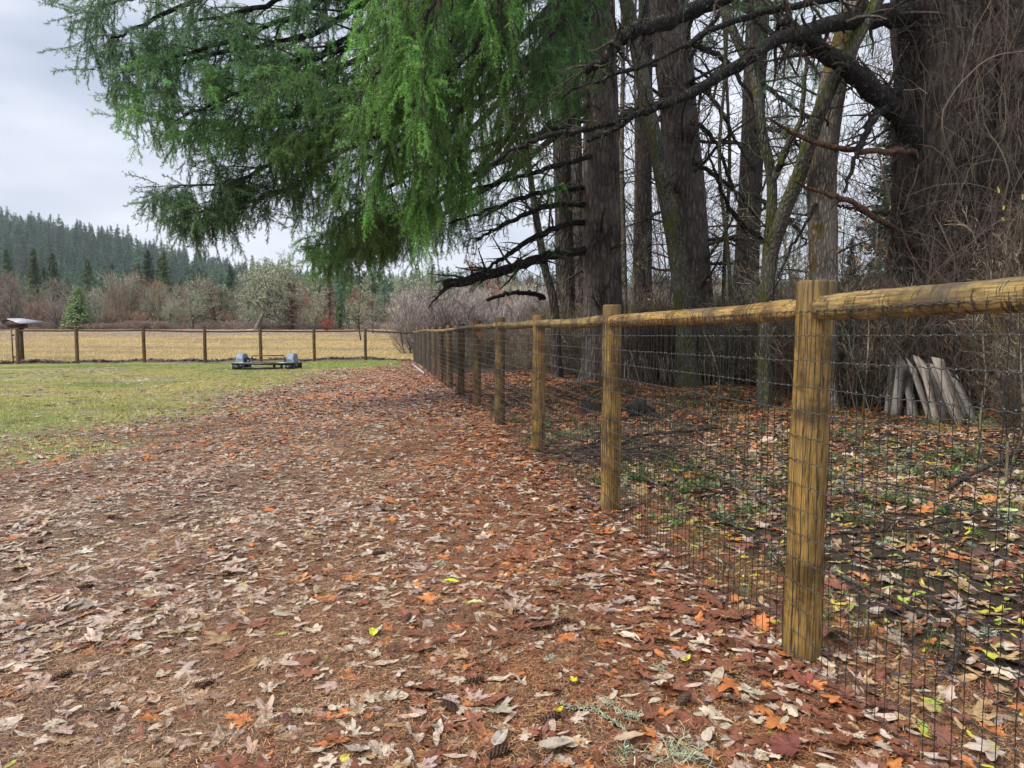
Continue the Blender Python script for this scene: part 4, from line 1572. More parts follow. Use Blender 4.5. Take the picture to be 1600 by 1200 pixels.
# dark conifers closing the wood
WC = [conifer_mesh('conifer', MT['far_needle'], seed=430 + i, nb=900, stations=10, wid=(.2, .17)[i], clump=.028, bare=.04, ragged=.6) for i in range(2)]
n = 24
ppx = r.uniform(1310, 2300, n)
dd = r.uniform(27, 60, n)
x = (ppx - 800) / FPX * dd
tt = np.array([.045, .075, .045]) * r.uniform(.6, 1.5, (n, 1))
scatter('background_conifers', WC, np.column_stack([x, dd, gh(x, dd) - .3]), np.column_stack([0 * x, 0 * x, r.uniform(0, 6.28, n)]), r.uniform(.45, 1.1, n), r.integers(0, 2, n), tt)

ST = [inst_tree('upright_stem', bare_tree(640 + i, 3.6, .6, (16, 4, 3), .5, .013, crook=.045, t0=.3, L=(.16, .4, .4), rmin=(.004, .003, .0025)), i) for i in range(4)]
n = 330
ppx = r.uniform(840, 1740, n)
ppx = np.where((ppx > 1380) & (ppx < 1540), ppx + r.choice([-150, 170], n), ppx)
dd = edge_depth(ppx) - .5 + 3.5 * r.random(n) ** 1.5
x = (ppx - 800) / FPX * dd
tt = np.array([(.42, .36, .27), (.30, .23, .16), (.20, .14, .10), (.36, .35, .25)])[r.integers(0, 4, n)] * r.normal(1, .15, (n, 1))
s_xy = r.uniform(.5, 1.5, n)
scatter('upright_saplings', ST, np.column_stack([x, dd, gh(x, dd) - .05]), np.column_stack([r.normal(0, .16, n), r.normal(0, .16, n), r.uniform(0, 6.28, n)]), np.column_stack([s_xy, s_xy, r.uniform(.35, 1.15, n)]), r.integers(0, 4, n), tt)
n = 14
ppx = r.uniform(1570, 1900, n)
dd = r.uniform(6.8, 9.5, n)
x = (ppx - 800) / FPX * dd
tt = np.array([(.20, .16, .12), (.14, .11, .08), (.26, .23, .17)])[r.integers(0, 3, n)] * r.normal(1, .15, (n, 1))
scatter('upright_stems', BR, np.column_stack([x, dd, gh(x, dd) - .05]), np.column_stack([r.normal(0, .1, n), r.normal(0, .1, n), r.uniform(0, 6.28, n)]), np.column_stack([r.uniform(.25, .55, n)] * 2 + [r.uniform(.3, .75, n)]), r.integers(0, 4, n), tt)

# pale dead canes at the edge of the leaf floor
r = np.random.default_rng(620)
n = 260
ppx = r.uniform(945, 1240, n)
dd = r.uniform(17.4, 18.8, n)
P = np.zeros((n, 5, 3))
P[:, 0] = np.column_stack([(ppx - 800) / FPX * dd, dd, gh((ppx - 800) / FPX * dd, dd) - .03])
d = np.column_stack([r.normal(-.18, .22, n), r.normal(0, .2, n), np.ones(n)])
for k in range(1, 5):
    d += r.normal(size=(n, 3)) * .05
    d /= np.linalg.norm(d, axis=1, keepdims=True)
    P[:, k] = P[:, k - 1] + d * (r.uniform(.12, .30, n))[:, None]
o = link('dead_canes', Geo().tubes(P, np.repeat(r.uniform(.006, .014, n)[:, None], 5, 1), 4, True, r.random(n)).mesh('dead_canes', MT['oc']))
o.color = (.34, .29, .21, 1)
o['kind'] = 'stuff'

# ------------------------------------------------------------------ fir sprays
def spray(seed, hang=True, dense=1.0):
    """one branchlet about a metre long with needles on every side"""
    r = np.random.default_rng(seed)
    S = 9
    P = np.zeros((1, S, 3))
    d = np.array([.35, 0, -1.]) if hang else np.array([1., 0, -.05])
    for k in range(1, S):
        d = d + r.normal(size=3) * .09 + (np.array([0, 0, -.1]) if hang else np.array([0, 0, -.07]))
        d /= np.linalg.norm(d)
        P[0, k] = P[0, k - 1] + d / (S - 1)
    R = np.linspace(.010, .004, S)[None]
    A, B = grow(P, R, int(15 * dense), .30, .75 if hang else .95, .6, 5, r, up=-1.0 if hang else -.35, wob=.08, t0=.03, t1=.97, fall=.55, rmin=.0035, flat=.35 if hang else .85)
    g = Geo().tubes(P, R, 3, False, .1).tubes(A, B, 3, False, .1)
    lines = [(P, int(46)), (A, int(17))]
    for Q, nn in lines:
        M = len(Q)
        t = r.random((M, nn)) * (Q.shape[1] - 1.001)
        i = t.astype(int)
        f = (t - i)[..., None]
        ar = np.arange(M)[:, None]
        c = (Q[ar, i] * (1 - f) + Q[ar, i + 1] * f).reshape(-1, 3)
        tg = (Q[ar, i + 1] - Q[ar, i]).reshape(-1, 3)
        tg /= np.linalg.norm(tg, axis=1, keepdims=True)
        v = r.normal(size=c.shape)
        v -= (v * tg).sum(1, keepdims=True) * tg
        v /= np.linalg.norm(v, axis=1, keepdims=True)
        dr = tg * .55 + v * .85
        L = r.uniform(.045, .085, len(c))[:, None]
        w = np.cross(dr, r.normal(size=c.shape))
        w /= np.linalg.norm(w, axis=1, keepdims=True)
        V = np.stack([c - w * .0066, c + w * .0066, c + dr * L], 1).reshape(-1, 3)
        g.add(V, None, np.arange(len(V)).reshape(-1, 3), np.repeat(.25 + .75 * r.random(len(c)), 3))
    return g.mesh('fir_spray', MT['needle'])


SPR = [spray(700, True), spray(701, True), spray(702, True, 1.2), spray(703, False), spray(704, False), spray(705, False, 1.2)]


class Crown:
    """collects twigs and sprays of one tree"""

    def __init__(s, seed):
        s.r = np.random.default_rng(seed)
        s.tw = Geo()
        s.p, s.ro, s.sc, s.ix, s.ti = [], [], [], [], []

    def put(s, lines, per, size, tint, hang, t0=.1):
        r = s.r
        M, S = lines.shape[:2]
        if not M:
            return
        t = (t0 + (1 - t0) * (np.arange(per)[None] + r.random((M, per))) / per) * (S - 1.001)
        i = t.astype(int)
        f = (t - i)[..., None]
        ar = np.arange(M)[:, None]
        c = (lines[ar, i] * (1 - f) + lines[ar, i + 1] * f).reshape(-1, 3)
        tg = (lines[ar, i + 1] - lines[ar, i]).reshape(-1, 3)
        n = len(c)
        yaw = np.arctan2(tg[:, 1], tg[:, 0]) + r.normal(0, .75, n)
        h = r.random(n) < hang
        pit = np.where(h, r.normal(0, .15, n), r.normal(.12, .25, n))
        s.p.append(c)
        s.ro.append(np.column_stack([r.normal(0, .2, n), pit, yaw]))
        s.sc.append(size * r.uniform(.55, 1.25, n))
        s.ix.append(np.where(h, r.integers(0, 3, n), r.integers(3, 6, n)))
        s.ti.append(np.array(tint) * np.repeat(np.clip(r.normal(1, .28, (M, 1)), .4, 1.9), per, 0) * r.normal(1, .15, (n, 1)) * r.normal(1, .05, (n, 3)))

    def limb(s, P, R, n2=14, L2=1.5, n3=5, L3=.55, up2=-.5, up3=-1.3, size=.42, tint=(.07, .13, .05), hang=.6, per=3, t0=.2, ang=.9, flat=.75, twigk=3, bare=0.0):
        r = s.r
        A, B = grow(P[None], R[None], n2, L2, ang, .5, 8, r, up=up2, wob=.06, t0=t0, fall=.35, rmin=.008, flat=flat)
        s.tw.tubes(A, B, 4, False)
        C, D = grow(A, B, n3, L3, .85, .55, 6, r, up=up3, wob=.08, t0=.12, fall=.3, rmin=.004, flat=.4)
        s.tw.tubes(C, D, twigk, False)
        if bare:
            k = r.random(len(C)) > bare
            s.put(C[k], per, size, tint, hang)
            k = r.random(len(A)) > bare
            A = A[k]
        else:
            s.put(C, per, size, tint, hang)
        s.put(A, max(2, per), size, tint, hang, .45)

    def finish(s, parent, twig_mat):
        o = part('twigs', s.tw, twig_mat, parent)
        o['kind'] = 'stuff'
        if s.p:
            scatter('needles', SPR, np.concatenate(s.p), np.concatenate(s.ro), np.concatenate(s.sc), np.concatenate(s.ix), np.concatenate(s.ti), parent)
        return sum(len(a) for a in s.p)


def trunk_geo(ctrl, n=60, K=40, flare=.35, rough=.035, seed=0, zbase=None):
    """ctrl rows (px,py,depth,radius); ridged bark in the mesh itself"""
    r = np.random.default_rng(seed)
    P, R = pline(ctrl, n)
    z = P[:, 2] - P[0, 2]
    R = R * (1 + flare * np.exp(-z / .55))
    th = np.arange(K) * 2 * math.pi / K
    tan = np.gradient(P, axis=0)
    tan /= np.linalg.norm(tan, axis=1, keepdims=True)
    e1 = np.cross(tan, [0, 1, 0])
    e1 /= np.linalg.norm(e1, axis=1, keepdims=True)
    e2 = np.cross(tan, e1)
    s_ = np.cumsum(np.concatenate([[0], np.linalg.norm(np.diff(P, axis=0), axis=1)]))
    rr = np.repeat(R[:, None], K, 1)
    ph = r.uniform(0, 6.28, 6)
    for i, (a, b, amp) in enumerate([(2, .5, .9), (3, .8, .7), (7, 1.3, .5), (13, 1.7, .45), (19, 2.3, .4)]):
        rr = rr + R[:, None] * rough * amp * np.sin(a * th[None] + 1.4 * np.sin(b * s_ + ph[i])[:, None] + ph[i])
    but = np.exp(-z / .5)[:, None] * .16 * np.sin(5 * th + ph[5])[None]
    rr = rr * (1 + but) * (1 + .008 * r.normal(size=rr.shape))
    V = P[:, None] + rr[..., None] * (np.cos(th)[None, :, None] * e1[:, None] + np.sin(th)[None, :, None] * e2[:, None])
    ii = np.arange(n * K).reshape(n, K)
    Q = np.stack([ii[:-1], ii[1:], np.roll(ii[1:], -1, 1), np.roll(ii[:-1], -1, 1)], -1).reshape(-1, 4)
    g = Geo().add(V.reshape(-1, 3), Q)
    g.add(np.vstack([V[-1], P[-1]]), None, [[k, (k + 1) % K, K] for k in range(K)])
    return g, P, R


def ground_ctrl(px, depth, rad, *rest):
    """first control row sits on the ground under px"""
    x = (px - 800) / FPX * depth
    z = float(gh(x, depth)) - .12
    py = 522 + FPX * (CAMZ - z) / depth
    # row of the ground point in the (pitched) picture
    v = ((z - CAMZ) / depth)
    py = 600 - FPX * (v * CP + SP) / (CP - v * SP)
    u = px
    return [(u, py, depth, rad)] + list(rest), (x, depth, z + .12)


def make_tree(name, label, px, depth, rad, rest, m, seed, dead=(0, 0), deadL=2.2, twigm='twig', K=40, flare=.35, group=None, dt0=.12, rough=.045):
    ctrl, base = ground_ctrl(px, depth, rad, *rest)
    t = thing(name, label, 'tree', base, group)
    g, P, R = trunk_geo(ctrl, 90, K, flare, rough, seed=seed)
    part('trunk', g, MT[m], t, True)
    c = Crown(seed)
    if dead[0]:
        A, B = grow(P[None], R[None], dead[0], deadL, 1.35, .12, 10, c.r, up=.15, wob=.10, t0=dt0, fall=.1, rmin=.014, flat=.5)
        c.tw.tubes(A, B, 5, True)
        C_, D_ = grow(A, B, dead[1], deadL * .35, .8, .5, 5, c.r, up=-.15, wob=.16, t0=.2, fall=.4, rmin=.006)
        c.tw.tubes(C_, D_, 3, False)
        E_, F_ = grow(C_, D_, 3, deadL * .14, .8, .6, 4, c.r, wob=.15, rmin=.004)
        c.tw.tubes(E_, F_, 3, False)
    return t, c, (P, R)


def add_limb(t, c, ctrl, m='limb_bark', n=30, K=10, wob=.018, name='limb', twigs=0, tl=.7, **fol):
    P, R = pline(ctrl, n, wob, c.r)
    part(name, Geo().tubes(P, R, K, True, jit=.05, rg=c.r), MT[m], t, True)
    if twigs:
        A, B = grow(P[None], R[None], twigs, tl, 1.0, .35, 6, c.r, up=-.25, wob=.14, t0=.1, fall=.3, rmin=.007)
        c.tw.tubes(A, B, 4, False)
        A, B = grow(A, B, 4, tl * .4, .8, .6, 4, c.r, up=-.3, wob=.16, rmin=.004)
        c.tw.tubes(A, B, 3, False)
    if fol:
        c.limb(P, R, **fol)
    return P, R


NS = 0
DK, MD, BRT, TIP = (.14, .27, .10), (.19, .37, .11), (.20, .40, .09), (.15, .26, .12)  # needle tints by limb; brighter light on the hanging boughs is put into the colour

# --- the big fir in the middle of the group; its limbs sweep left over the paddock
t, c, tr = make_tree('douglas_fir', 'thickest straight furrowed fir trunk behind the second post, with long limbs sweeping left', 943, 18, .52,
                     [(943, 500, 18, .50), (940, 380, 18, .47), (938, 200, 18, .46), (934, 0, 18, .44), (930, -260, 18, .40), (925, -600, 18, .3)], 'fir_bark', 1, (34, 7), 1.5)
lim = [  # control rows, foliage settings
    ([(930, -420, 18, .12), (760, -300, 16, .10), (560, -190, 13.6, .07), (360, -70, 12, .045), (230, -10, 11.4, .03), (163, 8, 11, .012)], dict(tint=TIP, n2=17, L2=1.3)),
    ([(930, -300, 18, .12), (760, -170, 15.5, .09), (560, -60, 13, .06), (400, 10, 12, .04), (285, 36, 11.6, .02)], dict(tint=DK, n2=15, L2=1.5)),
    ([(930, -260, 18, .12), (740, -120, 15, .09), (529, 30, 12.6, .05), (445, 62, 12, .04), (310, 90, 11.6, .028), (205, 118, 11.2, .012)], dict(tint=MD, n2=18, L2=1.5)),
    ([(930, -160, 18, .12), (740, -20, 15, .09), (570, 83, 12.8, .055), (495, 117, 12.2, .04), (400, 140, 11.8, .028), (330, 172, 11.5, .015)], dict(tint=MD, n2=16, L2=1.5)),
    ([(935, -60, 18, .12), (780, 90, 15.8, .10), (601, 202, 13.4, .07), (507, 213, 12.8, .06), (482, 222, 12.6, .05), (401, 270, 12.2, .035), (357, 284, 12, .025), (262, 296, 11.6, .010)], dict(tint=TIP, n2=30, L2=.95, L3=.3, size=.42, t0=.45)),
    ([(935, 0, 18, .12), (800, 110, 16, .09), (640, 190, 14, .07), (523, 240, 13, .055), (473, 284, 12.7, .045), (398, 312, 12.3, .032), (330, 328, 12, .02), (291, 334, 11.8, .010)], dict(tint=TIP, n2=30, L2=.9, L3=.3, size=.42, t0=.45)),
    ([(935, 120, 18, .11), (820, 230, 16.5, .08), (700, 290, 15, .06), (620, 335, 14.2, .04), (560, 350, 13.8, .02)], dict(tint=DK, n2=16, L2=1.1, t0=.35)),
    ([(930, -520, 18, .12), (700, -400, 14, .09), (500, -250, 12, .06), (380, -120, 11, .03)], dict(tint=MD, n2=14, L2=1.6)),
    ([(930, -360, 18, .12), (760, -240, 14.5, .09), (620, -120, 12.5, .06), (500, -60, 11.8, .03)], dict(tint=DK, n2=15, L2=1.7)),
    ([(935, -120, 18, .12), (790, 20, 15, .08), (660, 120, 13, .06), (540, 190, 12.2, .04), (440, 230, 11.8, .02)], dict(tint=MD, n2=18, L2=1.3)),
    ([(935, -200, 18, .12), (780, -80, 14.5, .08), (640, 20, 12.4, .06), (500, 90, 11.6, .04), (400, 100, 11.2, .02)], dict(tint=DK, n2=18, L2=1.5)),
    ([(930, -340, 18, .12), (740, -220, 15, .10), (540, -120, 12.6, .07), (360, -30, 11.4, .045), (240, 30, 10.9, .03), (172, 62, 10.6, .012)], dict(tint=TIP, n2=15, L2=1.1)),
    ([(930, -300, 18, .12), (740, -150, 14.5, .09), (520, -10, 12.2, .055), (400, 50, 11.6, .04), (290, 85, 11.2, .028), (225, 112, 11, .012)], dict(tint=TIP, n2=15, L2=1.1)),
    ([(930, -240, 18, .12), (740, -90, 14.5, .09), (560, 50, 12.2, .055), (440, 110, 11.6, .04), (360, 150, 11.2, .028), (272, 190, 11, .012)], dict(tint=MD, n2=22, L2=1.2)),
    ([(935, -100, 18, .12), (760, 30, 14.8, .09), (600, 130, 12.8, .055), (480, 175, 12, .035), (390, 200, 11.6, .015)], dict(tint=MD, n2=20, L2=1.3)),
    ([(930, -180, 18, .12), (760, -60, 14, .09), (640, 50, 11.8, .055), (560, 130, 11, .035), (500, 190, 10.6, .015)], dict(tint=(.15, .28, .08), n2=20, L2=1.4)),
    ([(935, 150, 18, .10), (800, 270, 16.5, .07), (680, 340, 15, .05), (600, 372, 14.2, .035), (545, 385, 13.8, .02), (500, 382, 13.6, .010)], dict(tint=MD, n2=20, L2=.8, t0=.35)),
    ([(935, 20, 18, .10), (780, 140, 15.5, .07), (660, 200, 13.6, .05), (570, 250, 12.8, .035), (520, 300, 12.4, .015)], dict(tint=MD, n2=18, L2=1.0, t0=.35)),
]
for ctrl, f in lim:
    kw = dict(L3=.45, n3=5, size=.50, hang=.6, per=3, t0=.22, up2=-.3, up3=-.8)
    kw.update(f)
    add_limb(t, c, ctrl, **kw)
# dead lower limbs
add_limb(t, c, [(935, 388, 18.3, .13), (900, 394, 17.6, .115), (850, 402, 15.8, .11), (800, 420, 14.6, .105), (750, 433, 13.8, .10), (696, 445, 13.2, .09)], twigs=26, tl=1.0, n2=7, L2=.8, n3=3, size=.3, tint=DK, bare=.45)
add_limb(t, c, [(930, 345, 18.3, .09), (880, 352, 17.3, .08), (830, 375, 16, .065), (790, 400, 15.4, .05), (758, 424, 15, .03)], twigs=22, tl=.9)
add_limb(t, c, [(930, 318, 18.3, .08), (860, 322, 17, .07), (800, 345, 15.8, .05), (745, 375, 15, .03)], twigs=22, tl=.9, n2=6, L2=.9, n3=4, size=.33, tint=DK, bare=.3)
add_limb(t, c, [(930, 290, 18.3, .07), (850, 300, 16.8, .06), (780, 322, 15.4, .04), (700, 350, 14.6, .02)], twigs=18, tl=.9, n2=8, L2=.9, n3=4, size=.33, tint=DK, bare=.2)
add_limb(t, c, [(935, 240, 18, .07), (860, 262, 16.5, .06), (800, 280, 15.4, .04), (720, 300, 14.6, .02)], twigs=14, tl=.9, n2=10, L2=1.0, n3=5, size=.36, tint=MD)
add_limb(t, c, [(935, 180, 18, .07), (860, 205, 16.5, .06), (770, 225, 15, .04), (680, 262, 14, .02)], twigs=14, tl=.9, n2=10, L2=1.1, n3=5, size=.36, tint=DK)
add_limb(t, c, [(935, 110, 18, .08), (850, 120, 16.5, .06), (760, 150, 15, .04), (690, 190, 14, .02)], twigs=14, tl=.9, n2=12, L2=1.2, n3=5, size=.38, tint=MD)
NS += c.finish(t, MT['twig'])

# --- fir whose bright branchlets hang like a curtain nearer the camera
t, c, tr = make_tree('douglas_fir', 'dark slimmer fir trunk left of the thickest one, with a bright green curtain of branchlets', 884, 21.5, .30,
                     [(884, 500, 21.5, .29), (880, 300, 21.5, .27), (872, 100, 21.5, .26), (866, -100, 21.5, .24), (860, -500, 21.5, .18)], 'fir_bark_dark', 2, (26, 6), 1.5)
for ctrl, f in [
    ([(862, -420, 21, .11), (800, -330, 14, .08), (740, -230, 10.6, .05), (670, -110, 9.4, .035), (600, -30, 8.9, .015)], dict(tint=BRT, L2=2.7, n2=22)),
    ([(862, -400, 21, .11), (840, -300, 13, .08), (800, -190, 10.4, .05), (720, -60, 9.3, .035), (640, 60, 8.7, .015)], dict(tint=BRT, L2=2.6, n2=24)),
    ([(862, -380, 21, .11), (880, -280, 14, .08), (860, -140, 11, .05), (800, -20, 10, .035), (715, 110, 9.3, .015)], dict(tint=(.10, .19, .045), L2=2.5, n2=22)),
    ([(862, -300, 21, .11), (760, -160, 14, .08), (680, -20, 11.4, .05), (620, 70, 10.4, .035), (575, 130, 9.8, .015)], dict(tint=(.11, .21, .05), L2=2.2, n2=20)),
    ([(862, -200, 21, .11), (780, -60, 15, .08), (700, 90, 12, .05), (660, 170, 11, .035), (620, 240, 10.4, .012)], dict(tint=BRT, L2=1.7, n2=18)),
    ([(862, -150, 21, .11), (800, 0, 15, .08), (730, 150, 12, .05), (690, 230, 11, .035), (655, 290, 10.4, .012)], dict(tint=BRT, L2=1.3, n2=18)),
    ([(862, -100, 21, .10), (860, 0, 16, .07), (850, 60, 13.4, .05), (820, 110, 12.4, .03), (800, 150, 12, .012)], dict(tint=(.12, .21, .05), L2=1.5, n2=14)),
    ([(870, -330, 21, .11), (900, -200, 14, .07), (900, -80, 11.5, .05), (880, 20, 10.8, .03), (860, 60, 10.5, .012)], dict(tint=(.13, .26, .08), L2=1.5, n2=13)),
    ([(870, -240, 21, .11), (920, -120, 15, .07), (925, -20, 12.6, .05), (905, 60, 12, .03), (880, 110, 11.8, .012)], dict(tint=(.13, .25, .08), L2=1.2, n2=11)),
    ([(862, 50, 21, .10), (760, 180, 16, .07), (650, 265, 14, .05), (590, 300, 13, .03), (560, 318, 12.4, .012)], dict(tint=(.18, .28, .08), L2=1.0, n2=13)),
    ([(862, 90, 21, .10), (780, 230, 17, .07), (680, 320, 15, .05), (620, 340, 14, .03), (580, 350, 13.4, .012)], dict(tint=(.18, .28, .08), L2=.8, n2=10)),
    ([(862, 120, 21, .08), (780, 250, 17, .06), (650, 330, 15, .04), (560, 348, 14, .03), (530, 355, 13.8, .012)], dict(tint=MD, L2=.8, n2=9)),
]:
    kw = dict(n3=9, L3=.42, up2=-3.4, up3=-2.0, size=.40, hang=.85, per=3, t0=.25, ang=.8, flat=.4)
    kw.update(f)
    add_limb(t, c, ctrl, **kw)
NS += c.finish(t, MT['twig'])

# --- further trunks of the group
t, c, tr = make_tree('douglas_fir', 'thin dark trunk close beside the left of the thickest fir', 908, 24, .23,
                     [(906, 480, 24, .23), (902, 300, 24, .22), (896, 100, 24, .20), (892, -100, 24, .18), (888, -500, 24, .14)], 'fir_bark_dark', 3, (22, 6), 1.6)
NS += c.finish(t, MT['twig'])
t, c, tr = make_tree('douglas_fir', 'dark straight trunk between the thickest fir and the wide leaning one', 1006, 23, .27,
                     [(1006, 460, 23, .26), (1006, 300, 23, .26), (1008, 100, 23, .25), (1010, -100, 23, .22), (1012, -500, 23, .16)], 'fir_bark_dark', 4, (26, 6), 1.7)
for ctrl in ([(1010, -40, 23, .09), (1000, 30, 21, .07), (965, 60, 19.5, .05), (900, 110, 18, .02)], [(1010, 60, 23, .09), (1060, 90, 21, .06), (1120, 130, 20, .02)]):
    add_limb(t, c, ctrl, twigs=12, tl=1.0)
NS += c.finish(t, MT['twig'])
t, c, tr = make_tree('douglas_fir', 'wide dark furrowed trunk leaning right at its foot, right of the mossy leaning stem', 1094, 19.5, .60,
                     [(1082, 440, 19.5, .55), (1072, 300, 19.5, .52), (1058, 150, 19.5, .52), (1044, 0, 19.5, .52), (1030, -200, 19.5, .45), (1015, -600, 19.5, .32)], 'fir_bark', 5, (46, 8), 3.0)
for ctrl, f in [([(1050, 60, 19.5, .09), (1120, 85, 18.5, .07), (1160, 130, 18, .05), (1200, 190, 17.6, .02)], {}),
                ([(1060, 120, 19.5, .08), (1110, 150, 18.5, .06), (1150, 220, 18, .04), (1180, 270, 17.6, .02)], {}),
                ([(1060, 180, 19.5, .08), (1110, 210, 18.5, .06), (1140, 280, 18, .04), (1160, 330, 17.6, .02)], {}),
                ([(1065, 240, 19.5, .08), (1110, 270, 18.5, .06), (1150, 300, 18, .04), (1200, 360, 17.6, .02)], {}),
                ([(1040, -60, 19.5, .1), (1120, -20, 18, .07), (1190, 40, 17, .05), (1250, 120, 16.4, .02)], dict(n2=10, L2=1.2, n3=4, size=.34, tint=DK, bare=.25)),
                ([(1035, -160, 19.5, .1), (980, -80, 17, .08), (900, 0, 15, .05), (840, 60, 14, .02)], dict(n2=12, L2=1.4, n3=5, size=.4, tint=DK)),
                ([(1035, -260, 19.5, .1), (960, -160, 16, .08), (860, -60, 14, .05), (800, 10, 13, .02)], dict(n2=14, L2=1.6, n3=6, size=.4, tint=DK)),
                ([(1035, -220, 19.5, .1), (1100, -130, 17, .08), (1160, -50, 15.5, .05), (1230, 40, 15, .02)], dict(n2=12, L2=1.4, n3=4, size=.36, tint=DK, bare=.2))]:
    add_limb(t, c, ctrl, twigs=14, tl=1.1, **f)
NS += c.finish(t, MT['twig'])

t, c, tr = make_tree('maple_tree', 'slender grey-brown mossy stem leaning left in front of the wide furrowed trunk', 1078, 16, .22,
                     [(1064, 440, 16, .20), (1040, 300, 16, .18), (1015, 180, 16, .17), (992, 60, 16, .16), (972, -30, 16, .15), (940, -200, 16, .12), (900, -500, 16, .06)], 'mossy_bark', 6, (24, 6), 1.3)
NS += c.finish(t, MT['twig'])
t, c, tr = make_tree('douglas_fir', 'tall dark fir trunk standing alone left of the curved mossy maple stem', 1160, 24, .46,
                     [(1164, 460, 24, .42), (1172, 300, 24, .40), (1178, 150, 24, .38), (1184, 0, 24, .36), (1190, -200, 24, .3), (1200, -500, 24, .2)], 'fir_bark_dark', 7, (44, 7), 3.0)
for ctrl, f in [([(1184, 40, 24, .09), (1240, 70, 22, .06), (1290, 130, 21, .03)], dict(n2=10, L2=1.6, n3=5, size=.45, tint=DK, bare=.15)),
                ([(1180, -60, 24, .09), (1240, -20, 22, .06), (1310, 60, 21, .03)], dict(n2=12, L2=1.8, n3=5, size=.45, tint=DK, bare=.15)),
                ([(1175, 120, 24, .09), (1230, 160, 22, .06), (1290, 200, 21, .03)], dict(n2=10, L2=1.6, n3=5, size=.45, tint=(.05, .11, .04), bare=.15)),
                ([(1170, 200, 24, .09), (1230, 210, 22, .06), (1280, 270, 21, .03)], dict(n2=8, L2=1.4, n3=5, size=.45, tint=DK, bare=.3)),
                ([(1175, 0, 24, .09), (1130, 20, 22, .06), (1090, 60, 21, .03)], dict(n2=10, L2=1.4, n3=5, size=.45, tint=DK, bare=.3)),
                ([(1165, 300, 24, .09), (1230, 340, 22, .06), (1260, 380, 21, .03)], dict(n2=8, L2=1.2, n3=4, size=.4, tint=DK, bare=.4))]:
    add_limb(t, c, ctrl, twigs=10, tl=1.3, **f)
NS += c.finish(t, MT['twig'])
t, c, tr = make_tree('maple_tree', 'thin curved mossy maple stem right of the lone dark fir trunk', 1194, 14, .12,
                     [(1194, 500, 14, .11), (1200, 400, 14, .105), (1206, 290, 14, .10), (1190, 200, 14, .095), (1180, 130, 14, .09), (1150, 60, 14, .085), (1120, -10, 14, .08), (1090, -100, 14, .07), (1050, -300, 14, .04)], 'mossy_bark', 8, (18, 6), 1.2)
add_limb(t, c, [(1206, 290, 14, .08), (1225, 240, 13.8, .07), (1250, 180, 13.5, .05), (1262, 60, 13.2, .02)], 'mossy_bark', twigs=12, tl=.8)
add_limb(t, c, [(1200, 380, 14, .06), (1150, 340, 14, .05), (1120, 280, 13.8, .03), (1100, 200, 13.6, .012)], twigs=14, tl=.8)
NS += c.finish(t, MT['twig'])
t, c, tr = make_tree('alder_tree', 'pale grey-brown trunk with golden moss rising behind the nearest post', 1287, 12, .26,
                     [(1286, 480, 12, .245), (1286, 380, 12, .24), (1284, 280, 12, .24), (1290, 200, 12, .235), (1305, 120, 12, .22), (1325, 50, 12, .2), (1345, -20, 12, .18), (1380, -200, 12, .14), (1400, -450, 12, .08)], 'alder_bark', 9, (16, 5), 1.3)
add_limb(t, c, [(1300, 318, 12, .02), (1350, 330, 11.8, .03), (1420, 336, 11.6, .02)], twigs=8, tl=.7)
add_limb(t, c, [(1290, 300, 12, .03), (1240, 380, 11.4, .022), (1215, 440, 11.2, .015), (1203, 470, 11.1, .01)], twigs=6, tl=.5)
NS += c.finish(t, MT['twig'])
t, c, tr = make_tree('maple_tree', 'dark mossy stem slanting up right across the pale alder trunk', 1196, 12.8, .14,
                     [(1200, 430, 12.6, .13), (1222, 340, 12.2, .125), (1250, 270, 11.8, .12), (1275, 190, 11.5, .115), (1310, 110, 11.3, .11), (1355, 30, 11.2, .10), (1390, -40, 11.2, .09), (1450, -200, 11.2, .05)], 'mossy_bark', 10, (18, 6), 1.2)
NS += c.finish(t, MT['twig'])
t, c, tr = make_tree('fir_sapling', 'leaning dark young trunk with a broken side stub left of the fir group', 872, 20, .13,
                     [(866, 480, 20, .12), (852, 420, 20, .11), (838, 340, 20, .10), (825, 250, 20, .08), (812, 150, 20, .06), (805, 80, 20, .03)], 'fir_bark_dark', 11, (16, 5), 1.2)
add_limb(t, c, [(850, 466, 20, .07), (830, 458, 19, .065), (800, 458, 18, .055), (760, 469, 17.4, .045)], twigs=3, tl=.5)
c.limb(*tr, n2=12, L2=1.2, n3=4, size=.4, tint=DK, bare=.35, t0=.35)
NS += c.finish(t, MT['twig'])
